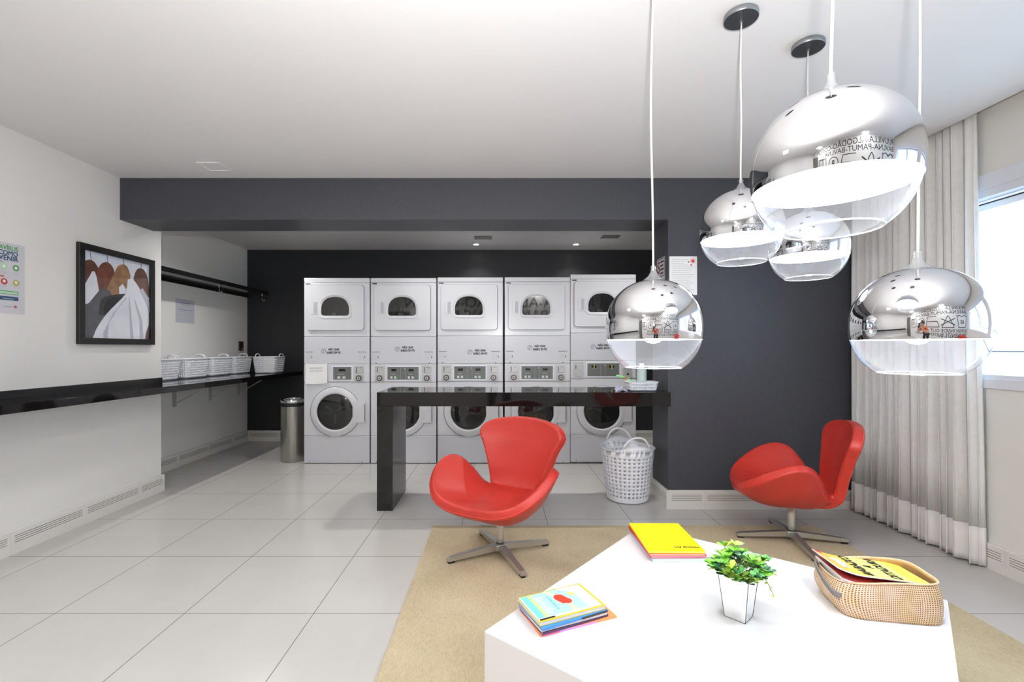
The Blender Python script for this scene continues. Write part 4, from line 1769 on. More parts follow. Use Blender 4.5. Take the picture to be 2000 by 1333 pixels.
    loop = [r_[0] + Vector((-0.02, 0.026, 0.0)) for r_ in g[14:-6]] + [v + Vector((0, 0.026, 0.02)) for v in g[-1]] + [r_[-1] + Vector((0.02, 0.026, 0.0)) for r_ in g[14:-6]][::-1]
    b_.tube([snap(v) for v in loop], 0.0026, 6)
    o_ = b_.build('piping')
    _SHELL['piping'] = o_.data
    bpy.data.objects.remove(o_)
    return _SHELL


def swan_shell(parent):
    sm_ = shell_meshes()
    o_ = bpy.data.objects.new('seat_shell', sm_['shell'])
    COL.objects.link(o_)
    o_.parent = parent
    o_.scale = (1.03, 1.03, 1.0)
    p_ = bpy.data.objects.new('piping', sm_['piping'])
    COL.objects.link(p_)
    p_.parent = o_
    return o_


def swan_chair(loc, seat_rz, base_rz, label):
    t_ = thing('lounge_chair', label, 'chair', loc, 0.0, 'red swivel lounge chairs')
    holder = bpy.data.objects.new
    sh = swan_shell(t_)
    sh.rotation_euler = (0, 0, seat_rz)
    sh.location = (0, 0, -0.028)
    b_ = mb(alu_pole)
    b_.lathe([(0.021, 0.05), (0.021, 0.25)], 24, cap0=True, cap1=True)
    b_.build('pole', t_, smooth=True)
    b_ = mb(dark_plastic)
    b_.lathe([(0.0225, 0.066), (0.0225, 0.071)], 24).build('pole_ring', t_, smooth=True)
    b_ = mb(alu)
    b_.box(-0.036, 0.036, -0.036, 0.036, 0.030, 0.066, 0.006, 2, M=Matrix.Rotation(base_rz, 4, 'Z'))
    b_.build('hub', t_)
    for k in range(4):
        a = base_rz + k * PI / 2
        M = Matrix.Rotation(a, 4, 'Z')
        b_ = mb(alu)
        prof = [(0.02, 0.030), (0.31, 0.012), (0.325, 0.014), (0.325, 0.026), (0.31, 0.034), (0.02, 0.064)]
        n_ = len(prof)
        vs = []
        for s in (-1, 1):
            for x, z_ in prof:
                hw_ = 0.020 - 0.006 * (x / 0.33)
                vs.append((x, s * hw_, z_))
        fs = [tuple(range(n_)), tuple(range(n_, 2 * n_))[::-1]] + [(i, n_ + i, n_ + (i + 1) % n_, (i + 1) % n_) for i in range(n_)]
        b_.geo(vs, fs, M)
        f = b_.build('foot', t_)
        b_ = mb(rubber)
        b_.box(0.283, 0.322, -0.012, 0.012, 0.0, 0.0135, 0.003, 1, M=M)
        b_.build('glide', f)
    return t_


chair0 = swan_chair((0.005, 2.78, 0.0105), math.radians(-30), math.radians(22.7), 'red leather shell swivel chair on the rug in front of the black counter')
swan_chair((1.855, 2.975, 0.0105), math.radians(-112), math.radians(-9), 'red leather shell swivel chair turned sideways in front of the dark wall by the curtain')

# ------------------------------------------------------------------ white table
TZ = 0.38
q = CH - TZ
c_back, e1, e2 = Vector((0.804 * q, 2.647 * q)), Vector((0.7787, -0.6274)), Vector((-0.6274, -0.7787))
Lb, Ll = 1.254 * q, 1.309 * q
c_right = c_back + e1 * Lb
c_left = c_back + Vector((-0.6547, -0.756)) * Ll
c_front = c_left + (c_right - c_back) * 0.99
cen = (c_back + c_front) / 2
o = mb(table_white)
o.prism([tuple(p - cen) for p in (c_left, c_front, c_right, c_back)], -TZ / 2 + 0.0105, TZ / 2)
bmesh.ops.bevel(o.bm, geom=list(o.bm.edges), offset=0.002, segments=2, affect='EDGES')
o = o.build('low_table', loc=(cen.x, cen.y, TZ / 2 + 0.0052))
tag(o, 'large low square white block table standing on the beige rug', 'table')
o.location.z = TZ / 2 + 0.0001 + 0.0
# keep its foot on the rug
TOP = TZ + 0.0002


# ------------------------------------------------------------------ books and magazines
def book(name, label, cat, cx_, cy_, z0_, L_, W_, T_, rz, cover, pages=None, group=None, spine='x-', coverT=0.0012, over=0.002):
    t_ = thing(name, label, cat, (cx_, cy_, z0_), rz, group)
    b_ = mb(pages or paper)
    b_.box(-L_ / 2 + over, L_ / 2 - over, -W_ / 2 + over, W_ / 2 - over, coverT, T_ - coverT)
    b_.build('pages', t_)
    b_ = mb(cover)
    b_.box(-L_ / 2, L_ / 2, -W_ / 2, W_ / 2, 0, coverT)
    b_.box(-L_ / 2, L_ / 2, -W_ / 2, W_ / 2, T_ - coverT, T_)
    if spine == 'x-':
        b_.box(-L_ / 2 - 0.0008, -L_ / 2, -W_ / 2, W_ / 2, 0, T_)
    elif spine == 'y-':
        b_.box(-L_ / 2, L_ / 2, -W_ / 2 - 0.0008, -W_ / 2, 0, T_)
    b_.build('cover', t_)
    return t_


# notebooks: pale blue, pink, red/pink, yellow
nbs = [('pale blue notebook at the bottom of the stack at the table corner', (178, 206, 214), (222, 230, 236), 0.012, (0.006, 0.0)),
       ('pink notebook in the stack at the table corner, above the pale blue one', (206, 60, 110), (240, 190, 204), 0.010, (0.003, 0.003)),
       ('red notebook in the stack at the table corner, just under the yellow one', (204, 46, 52), (244, 206, 186), 0.009, (-0.002, -0.001)),
       ('bright yellow notebook on top of the stack at the back table corner', (246, 226, 20), (248, 226, 120), 0.009, (0.0, 0.002))]
zc = TOP
for k, (lab, cc, pp, th, (dx, dy)) in enumerate(nbs):
    t = book('notebook', lab, 'notebook', 0.712 + dx, 2.015 + dy, zc, 0.225, 0.30, th, math.radians(1.5 - 0.8 * k), mat('notebook_cover_%d' % k, cc, 0.45), mat('notebook_pages_%d' % k, pp, 0.7), 'notebooks stacked at the table corner')
    zc += th + 0.0003
P = Print((0, 0, 0.0091), (-1, 0, 0), (0, -1, 0))
P.text(ink, 'Minimal Art', -0.052, 0.112, 0.021, bold=0.0006)
P.build('cover_lettering', t)

# booklets on the left of the table
rz = math.radians(23.5)
bk = [('orange and pink magazine sticking out at the bottom of the booklet pile', (238, 150, 90), (240, 180, 215), 0.006, 0.268, 0.154, (0.020, 0.002), -0.035),
      ('dark edged booklet second from the bottom of the pile on the table', (70, 40, 80), (236, 226, 228), 0.007, 0.236, 0.150, (0.006, -0.004), 0.02),
      ('grey booklet in the middle of the pile on the table', (200, 196, 190), (232, 226, 214), 0.007, 0.234, 0.152, (0.003, -0.003), 0.0),
      ('blue and black covered booklet second from the top of the pile', (60, 130, 200), (226, 226, 232), 0.007, 0.236, 0.152, (0.004, -0.006), 0.03),
      ('booklet with turquoise cover and red heart topping the pile on the table', (196, 180, 60), (226, 222, 226), 0.012, 0.236, 0.152, (0.0, 0.0), 0.0)]
zc = TOP
for k, (lab, cc, pp, th, L_, W_, (dx, dy), dr) in enumerate(bk):
    t = book('booklet', lab, 'booklet', 0.198 + dx, 1.498 + dy, zc, L_, W_, th, rz + dr, mat('booklet_cover_%d' % k, cc, 0.4), mat('booklet_pages_%d' % k, pp, 0.7), 'booklets piled on the white table', spine='y-' if k < 4 else 'none')
    if k == 0:
        mb(mat('magazine_pink_edge', (236, 96, 140), 0.5)).box(-0.13, -0.07, -0.0785, -0.0768, 0.0005, 0.0055).build('pink_edge', t)
        mb(mat('magazine_violet_edge', (206, 150, 220), 0.5)).box(-0.07, 0.06, -0.0785, -0.0768, 0.0005, 0.0055).build('violet_edge', t)
    if k == 3:
        mb(mat('booklet_black_edge', (44, 36, 40), 0.4)).box(0.02, 0.116, -0.0785, -0.0765, 0.0005, 0.0065).build('black_spine_end', t)
    zc += th + 0.0003
P = Print((0, 0, 0.0121), (1, 0, 0), (0, 1, 0))
wht = mat('cover_white', (244, 244, 240), 0.4)
tq = mat('cover_turquoise', (120, 216, 214), 0.4)
tql = mat('cover_light_turquoise', (168, 232, 230), 0.4)
lime = mat('cover_lime', (214, 232, 110), 0.4)
skin_c = mat('cover_arm_cream', (240, 216, 170), 0.4)
heart = mat('cover_heart_red', (214, 60, 40), 0.4)
P.rect(wht, -0.116, 0.108, -0.068, 0.070)
P.rect(tql, -0.112, 0.066, -0.058, 0.070)
P.rect(tq, -0.112, -0.088, -0.058, 0.070)
P.rect(lime, -0.087, -0.078, -0.060, 0.070)
P.text(wht, 'família', -0.060, 0.004, 0.040, rot=-PI / 2, shear=0.3)
P.text(nav, 'EXPERIMENTE', -0.030, 0.004, 0.013, rot=-PI / 2)
P.poly(skin_c, [(-0.03, 0.072), (-0.018, 0.074), (0.012, 0.026), (0.0, 0.020)])
P.poly(skin_c, [(0.012, -0.062), (0.028, -0.062), (0.026, -0.012), (0.014, -0.012)])
P.disc(heart, 0.006, 0.022, 0.019)
P.disc(heart, 0.020, -0.004, 0.016)
P.poly(heart, [(-0.012, 0.014), (0.0, -0.016), (0.036, -0.008), (0.024, 0.026)])
P.disc(lime, 0.056, 0.030, 0.013)
P.poly(wht, [(0.02, 0.071), (0.07, 0.071), (0.07, 0.02), (0.05, 0.045)])
P.rect(ink, -0.112, -0.060, -0.0685, -0.0615)
P.build('cover_picture', t)

# ------------------------------------------------------------------ burlap magazine basket
def burlap_material():
    m = bpy.data.materials.new('burlap_weave')
    m.use_nodes = True
    nt = m.node_tree
    b_ = nt.nodes['Principled BSDF']
    b_.inputs['Roughness'].default_value = 0.9
    b_.inputs['Specular IOR Level'].default_value = 0.1
    uv = nt.nodes.new('ShaderNodeUVMap')
    sp = nt.nodes.new('ShaderNodeSeparateXYZ')
    nt.links.new(uv.outputs[0], sp.inputs[0])
    outs = []
    for ax in (0, 1):
        m1 = nt.nodes.new('ShaderNodeMath')
        m1.operation = 'FRACT'
        nt.links.new(sp.outputs[ax], m1.inputs[0])
        m2 = nt.nodes.new('ShaderNodeMath')
        m2.operation = 'SUBTRACT'
        nt.links.new(m1.outputs[0], m2.inputs[0])
        m2.inputs[1].default_value = 0.5
        m3 = nt.nodes.new('ShaderNodeMath')
        m3.operation = 'ABSOLUTE'
        nt.links.new(m2.outputs[0], m3.inputs[0])
        m4 = nt.nodes.new('ShaderNodeMath')
        m4.operation = 'LESS_THAN'
        nt.links.new(m3.outputs[0], m4.inputs[0])
        m4.inputs[1].default_value = 0.24
        outs.append(m4.outputs[0])
    mm = nt.nodes.new('ShaderNodeMath')
    mm.operation = 'MULTIPLY'
    nt.links.new(outs[0], mm.inputs[0])
    nt.links.new(outs[1], mm.inputs[1])
    tc = nt.nodes.new('ShaderNodeTexCoord')
    nz = nt.nodes.new('ShaderNodeTexNoise')
    nz.inputs['Scale'].default_value = 25
    nt.links.new(tc.outputs['Object'], nz.inputs['Vector'])
    cr = nt.nodes.new('ShaderNodeValToRGB')
    cr.color_ramp.elements[0].position = 0.35
    cr.color_ramp.elements[0].color = lin((222, 196, 172))
    cr.color_ramp.elements[1].position = 0.65
    cr.color_ramp.elements[1].color = lin((206, 180, 140))
    nt.links.new(nz.outputs['Fac'], cr.inputs[0])
    mx = nt.nodes.new('ShaderNodeMix')
    mx.data_type = 'RGBA'
    nt.links.new(mm.outputs[0], mx.inputs[0])
    nt.links.new(cr.outputs[0], mx.inputs[6])
    mx.inputs[7].default_value = lin((100, 62, 42))
    nt.links.new(mx.outputs[2], b_.inputs['Base Color'])
    bp = nt.nodes.new('ShaderNodeBump')
    bp.inputs['Strength'].default_value = 0.6
    bp.inputs['Distance'].default_value = 0.002
    bp.invert = True
    nt.links.new(mm.outputs[0], bp.inputs['Height'])
    nt.links.new(bp.outputs[0], b_.inputs['Normal'])
    return m


burlap = burlap_material()
BR = math.radians(-10)
BC = Vector((1.247, 1.543, TOP))
t = thing('magazine_basket', 'soft woven burlap basket with grey strap handles holding magazines on the table', 'basket', tuple(BC), BR)


def basket_ring(u, v):
    """u around (0..1), v height 0..1 -> point of the slumped burlap box"""
    hx, hy = 0.142 + 0.006 * math.sin(v * PI), 0.098 + 0.006 * math.sin(v * PI)
    x, y = superrect(u, hx - 0.004 * v, hy - 0.004 * v, 5.5 - 1.2 * v)
    z_ = 0.114
    # rim: right end stands, left end sags outward
    z_ += 0.010 * (x / 0.14) - 0.004 * math.cos(4 * PI * u)
    fl = max(0.0, -x / 0.142)
    x -= 0.022 * fl * math.sin(v * 2.2)
    return Vector((x, y, z_ * v + 0.002))


nU, nV = 96, 12
bmx = bmesh.new()
uvl = bmx.loops.layers.uv.new('UVMap')
per = 0.47 * 2 * 0.95
gv = [[bmx.verts.new(basket_ring(i / nU, j / nV)) for i in range(nU)] for j in range(nV + 1)]
for j in range(nV):
    for i in range(nU):
        f = bmx.faces.new((gv[j][i], gv[j][(i + 1) % nU], gv[j + 1][(i + 1) % nU], gv[j + 1][i]))
        f.smooth = True
        cs = 0.0056
        # arc length based u
        for lp, (ii, jj) in zip(f.loops, ((i, j), (i + 1, j), (i + 1, j + 1), (i, j + 1))):
            lp[uvl].uv = (ii / nU * 136.0, jj / nV * 20.0)
fb = bmx.faces.new([gv[0][i] for i in range(nU)][::-1])
me = bpy.data.meshes.new('burlap_body')
bmx.to_mesh(me)
bmx.free()
me.materials.append(burlap)
lining = mat('basket_lining', (176, 138, 88), 0.85, noise=(40, 0.08))
me.materials.append(lining)
ob = bpy.data.objects.new('burlap_body', me)
COL.objects.link(ob)
ob.parent = t
md = ob.modifiers.new('thickness', 'SOLIDIFY')
md.thickness = 0.004
md.offset = -1
md.material_offset = 1
md.use_flip_normals = False
b = mb(mat('burlap_rolled_edge', (214, 186, 152), 0.9, noise=(120, 0.15)))
b.tube([basket_ring(i / 96, 1.0) + Vector((0, 0, 0.001)) for i in range(96)], 0.0032, 8, closed=True)
b.build('rolled_rim', t, smooth=True)
strap = mat('grey_leather_strap', (112, 108, 106), 0.55)


def strap_handle(pts, wd=0.012, th=0.003):
    b_ = mb(strap)
    pts = [Vector(p) for p in pts]
    # Catmull through points
    den = []
    for i in range(len(pts) - 1):
        p0, p1, p2, p3 = pts[max(i - 1, 0)], pts[i], pts[i + 1], pts[min(i + 2, len(pts) - 1)]
        for k in range(6):
            u = k / 6
            den.append(0.5 * ((2 * p1) + (p2 - p0) * u + (2 * p0 - 5 * p1 + 4 * p2 - p3) * u * u + (3 * p1 - p0 - 3 * p2 + p3) * u ** 3))
    den.append(pts[-1])
    b_.tube(den, 0.006, 8, flat=(0.5, 1.5))
    return b_.build('strap_handle', t, smooth=True)


strap_handle([(-0.155, 0.045, 0.095), (-0.172, 0.035, 0.118), (-0.182, 0.0, 0.112), (-0.182, -0.045, 0.092), (-0.170, -0.075, 0.072), (-0.150, -0.082, 0.062)])

# magazines in the basket: loose pages under one yellow magazine
mag_y = mat('magazine_yellow', (246, 228, 92), 0.4)
mag_o = mat('magazine_orange', (244, 186, 84), 0.4)
mag_l = mat('magazine_lemon', (244, 238, 130), 0.4)
for k in range(4):
    cc = [(206, 200, 196), (150, 160, 130), (226, 206, 200), (176, 60, 60)][k]
    lab = ['grey magazine lowest in the burlap basket, edge showing at left', 'green edged magazine in the burlap basket above the grey one',
           'pale pink magazine in the burlap basket with curled torn edges', 'red edged magazine in the burlap basket right below the yellow one'][k]
    tm = thing('magazine', lab, 'magazine', (0, 0, 0), 0, 'magazines in the burlap basket')
    M = Matrix.Translation(BC) @ Matrix.Rotation(BR, 4, 'Z') @ Matrix.Translation((-0.012 - 0.004 * k, 0.004 - 0.003 * (k % 2), 0.075 + 0.0085 * k)) @ Matrix.Rotation(math.radians(3.0), 4, 'Y') @ Matrix.Rotation(0.02 * (k - 1.5), 4, 'Z')
    tm.matrix_world = M
    mc = mat('magazine_cover_%d' % k, cc, 0.4, noise=(40, 0.3))
    # curled sheet stack: left edge bends up
    nx, ny = 16, 6
    for nm, m_, zoff, ext in (('pages', paper, 0.0, 0.0), ('cover', mc, 0.0056, 0.001)):
        b_ = mb(m_)
        vs, fs = [], []
        for s in (0, 1):
            for i_ in range(nx + 1):
                for j_ in range(ny + 1):
                    u, v = i_ / nx, j_ / ny
                    x = -0.125 - ext + (0.250 + 2 * ext) * u
                    y = -0.083 - ext + (0.166 + 2 * ext) * v
                    curl = 0.010 * max(0, 1 - u * 4) ** 2
                    thk = 0.0052 if nm == 'pages' else 0.0006
                    vs.append((x, y, zoff + curl + thk * s))
        st = (nx + 1) * (ny + 1)
        for i_ in range(nx):
            for j_ in range(ny):
                a = i_ * (ny + 1) + j_
                fs.append((a, a + 1, a + ny + 2, a + ny + 1))
                fs.append((st + a, st + a + ny + 1, st + a + ny + 2, st + a + 1))
        for i_ in range(nx):
            a = i_ * (ny + 1)
            fs.append((a, a + ny + 1, st + a + ny + 1, st + a))
            a += ny
            fs.append((a, st + a, st + a + ny + 1, a + ny + 1))
        for j_ in range(ny):
            a = j_
            fs.append((a, st + a, st + a + 1, a + 1))
            a = nx * (ny + 1) + j_
            fs.append((a, a + 1, st + a + 1, st + a))
        b_.geo(vs, fs)
        b_.build(nm, tm)

ty = thing('magazine', 'yellow magazine with black hand lettering lying on top in the burlap basket', 'magazine', (0, 0, 0), 0, 'magazines in the burlap basket')
ty.matrix_world = Matrix.Translation(BC) @ Matrix.Rotation(BR, 4, 'Z') @ Matrix.Translation((-0.022, 0.006, 0.122)) @ Matrix.Rotation(math.radians(3.5), 4, 'Y') @ Matrix.Rotation(math.radians(-4), 4, 'X')


def bend(x, y):
    u = (x + 0.135) / 0.27
    return 0.016 * max(0, 1 - u * 3.2) ** 2 - 0.010 * max(0, (u - 0.75) * 4) ** 2 * 0.6


def mag_sheet(b_, x0, x1, y0, y1, zo, nx=20, ny=4):
    vs, fs = [], []
    for i_ in range(nx + 1):
        for j_ in range(ny + 1):
            x = x0 + (x1 - x0) * i_ / nx
            y = y0 + (y1 - y0) * j_ / ny
            vs.append((x, y, bend(x, y) + zo))
    for i_ in range(nx):
        for j_ in range(ny):
            a = i_ * (ny + 1) + j_
            fs.append((a, a + ny + 1, a + ny + 2, a + 1))
    b_.geo(vs, fs)


b = mb(paper)
b.fix = False
mag_sheet(b, -0.135, 0.135, -0.086, 0.086, 0.0)
o = b.build('pages', ty, smooth=True)
md = o.modifiers.new('thickness', 'SOLIDIFY')
md.thickness = 0.004
md.offset = -1
b = MB()
b.fix = False
b.m(mag_o)
mag_sheet(b, -0.1355, -0.085, -0.0865, 0.0865, 0.0010)
b.m(mat('magazine_amber', (246, 208, 88), 0.4))
mag_sheet(b, -0.085, -0.045, -0.0865, 0.0865, 0.0010)
b.m(mag_l)
mag_sheet(b, -0.045, 0.075, -0.0865, 0.0865, 0.0010)
b.m(mag_y)
mag_sheet(b, 0.075, 0.1355, -0.0865, 0.0865, 0.0010)
b.m(red_ink)
mag_sheet(b, -0.134, -0.110, 0.058, 0.0862, 0.0014, 3, 2)
b.m(wht)


def bent_text(b_, m_, s, x, y, size, bold=0.0, sx=1.0, shear=0.0):
    b_.m(m_)
    vs, fs = text_geo(s, size, 'CENTER', 0.0, shear)
    # reading direction +Y (away), letters' up towards -X
    out = []
    for v in vs:
        X_, Y_ = x - v.y, y + v.x * sx
        out.append((X_, Y_, bend(X_, Y_) + 0.0018))
    for k in ((-1, -1, 0), (1, 1, 1), (-1, 1, 2), (1, -1, 3)):
        b_.geo([(p[0] + k[0] * bold, p[1] + k[1] * bold, p[2] + 0.0001 * k[2]) for p in out], fs)


bent_text(b, wht, 'veja', -0.092, 0.0, 0.060, 0.0016, 1.0)
bent_text(b, ink, '#ABAIXO', -0.040, 0.002, 0.040, 0.0012, 0.98, 0.15)
bent_text(b, ink, 'A', 0.000, 0.004, 0.038, 0.0012, 1.0, 0.15)
bent_text(b, ink, 'DITADURA', 0.040, 0.002, 0.040, 0.0012, 0.86, 0.15)
for k in range(5):
    b.m(mat('magazine_small_print', (150, 140, 60), 0.6))
    mag_sheet(b, 0.078 + 0.007 * k, 0.0792 + 0.007 * k, -0.070, 0.055 - 0.006 * (k % 3), 0.0016, 1, 3)
b.build('cover', ty)

# ------------------------------------------------------------------ potted plant
PX, PY = 0.759, 1.486
t = thing('potted_plant', 'small artificial green leafy plant in a tapered mirror-sided square pot on the table', 'plant', (PX, PY, TOP), math.radians(43))
mirror = mat('mirror_pot', (246, 246, 246), 0.04, metal=1.0)
edge_d = mat('pot_dark_edge', (60, 58, 56), 0.5)
b = mb(mirror)
s0, s1, hp = 0.031, 0.045, 0.136
vs = [(-s0, -s0, 0.0), (s0, -s0, 0.0), (s0, s0, 0.0), (-s0, s0, 0.0), (-s1, -s1, hp), (s1, -s1, hp), (s1, s1, hp), (-s1, s1, hp)]
b.geo(vs, [(3, 2, 1, 0), (0, 1, 5, 4), (1, 2, 6, 5), (2, 3, 7, 6), (3, 0, 4, 7)])
b.build('pot', t)
b = mb(edge_d)
for k in range(4):
    b.tube([Vector(vs[k]) + Vector((0, 0, 0.001)), vs[4 + k]], 0.0011, 6)
    b.tube([Vector(vs[k]) + Vector((0, 0, 0.001)), Vector(vs[(k + 1) % 4]) + Vector((0, 0, 0.001))], 0.0009, 6)
b.build('pot_edges', t)
mb(mat('pot_filling', (36, 34, 28), 0.9)).box(-s1 + 0.003, s1 - 0.003, -s1 + 0.003, s1 - 0.003, hp - 0.02, hp - 0.010).build('filling', t)
lm = [mat('leaf_bright', (128, 196, 72), 0.4, noise=(60, 0.1)), mat('leaf_mid', (86, 160, 78), 0.4, noise=(60, 0.1)),
      mat('leaf_lime', (184, 212, 84), 0.4, noise=(60, 0.1)), mat('leaf_grey_green', (146, 184, 156), 0.45, noise=(60, 0.08)), mat('leaf_dark', (48, 104, 66), 0.4)]
for m_ in lm:
    m_.node_tree.nodes['Principled BSDF'].inputs['Subsurface Weight'].default_value = 0.0
rnd = random.Random(21)
bL = MB()
bL.fix = False
bS = mb(mat('plant_stem', (112, 132, 70), 0.6))
inv = Matrix.Rotation(-math.radians(43), 4, 'Z')


def leaf(b_, base, d, up, L_, W_, m_, cup=0.25):
    b_.m(m_)
    b_.smooth = True
    d = d.normalized()
    s_ = d.cross(up).normalized()
    n_ = s_.cross(d).normalized()
    prof = [(0.0, 0.06), (0.2, 0.45), (0.45, 0.85), (0.7, 1.0), (0.88, 0.75), (1.0, 0.0)]
    vs_, fs_ = [], []
    for u, w_ in prof:
        ctr = base + d * (L_ * u) - n_ * (L_ * 0.18 * u * u)
        ew = W_ / 2 * w_
        lift = n_ * (ew * cup)
        vs_ += [ctr - s_ * ew + lift, ctr, ctr + s_ * ew + lift]
    for k in range(len(prof) - 1):
        a = 3 * k
        fs_ += [(a, a + 1, a + 4, a + 3), (a + 1, a + 2, a + 5, a + 4)]
    b_.geo([tuple(v) for v in vs_], fs_)


clusters = []
for k in range(16):
    a = 2 * PI * k / 16
    clusters.append((Vector((0.060 * math.cos(a), 0.060 * math.sin(a), hp + rnd.uniform(-0.004, 0.012))), None))
for k in range(44):
    a = rnd.uniform(0, 2 * PI)
    r_ = math.sqrt(rnd.uniform(0, 1)) * 0.078
    z_ = hp + 0.004 + 0.056 * (1 - (r_ / 0.095) ** 2) * rnd.uniform(0.45, 1.0)
    clusters.append((Vector((r_ * math.cos(a), r_ * math.sin(a), z_)), None))
# (photo-like accents in world directions: tall tuft behind, spray to the right, trailing sprig)
for v in ((0.085, 0.01, hp + 0.035), (0.075, -0.02, hp + 0.01), (-0.075, -0.03, hp + 0.03), (-0.02, 0.05, hp + 0.064), (0.01, 0.03, hp + 0.072), (-0.085, 0.0, hp + 0.03)):
    clusters.append((inv @ Vector(v), None))
for (c, _) in clusters:
    out_d = Vector((c.x, c.y, 0.05)).normalized()
    root = Vector((c.x * 0.3, c.y * 0.3, hp - 0.015))
    bS.tube([root, (root + c) / 2 + Vector((0, 0, 0.01)), c], 0.0011, 5)
    m_ = rnd.choice(lm[:4] if c.z > hp + 0.03 else [lm[0], lm[2], lm[1], lm[4]])
    nl = rnd.randint(6, 8)
    size = rnd.uniform(0.019, 0.028)
    for j in range(nl):
        a = 2 * PI * j / nl + rnd.uniform(-.3, .3)
        tilt = rnd.uniform(0.25, 0.9)
        side = Vector((math.cos(a), math.sin(a), 0))
        d = (side * math.cos(tilt) + out_d * 0.5 + Vector((0, 0, 1)) * math.sin(tilt) * 0.8).normalized()
        mm_ = m_ if rnd.random() < 0.75 else rnd.choice(lm)
        leaf(bL, c + side * 0.002, d, Vector((0, 0, 1)), size * rnd.uniform(0.8, 1.15), size * rnd.uniform(0.62, 0.8), mm_)
# trailing sprigs
for (sx_, sy_, sz_, ex, ey, ez) in ((0.06, -0.02, hp + 0.01, 0.085, -0.045, hp - 0.045), (-0.06, -0.02, hp + 0.03, -0.105, -0.02, hp + 0.022), (0.07, 0.0, hp + 0.01, 0.115, -0.01, hp - 0.002)):
    p0, p1 = inv @ Vector((sx_, sy_, sz_)), inv @ Vector((ex, ey, ez))
    bS.tube([p0, (p0 + p1) / 2 + Vector((0, 0, 0.006)), p1], 0.0009, 5)
    for j in range(9):
        u = j / 8
        p = p0.lerp(p1, u) + Vector((0, 0, 0.006 * math.sin(PI * u)))
        a = rnd.uniform(0, 2 * PI)
        leaf(bL, p, Vector((math.cos(a), math.sin(a), rnd.uniform(-.3, .6))), Vector((0, 0, 1)), 0.011, 0.008, lm[2])
bS.build('stems', t, smooth=True)
bL.build('foliage', t)


# ------------------------------------------------------------------ pendants
cord_m = mat('clear_cord', (206, 204, 196), 0.35)
canopy_side = mat('canopy_steel', (150, 152, 156), 0.3, metal=0.8)
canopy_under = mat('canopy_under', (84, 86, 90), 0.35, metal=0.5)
cap_m = mat_thin_glass('pendant_cap_plastic', haze=0.25, rough=0.05, refl=2.0)
RS, AS, ZB, ZC = 0.150, 0.154, -0.038, -0.127


def pr(z_, r_=RS, a_=AS):
    return r_ * max(0.0, 1 - abs(z_ / a_) ** 2.15) ** (1 / 2.15)


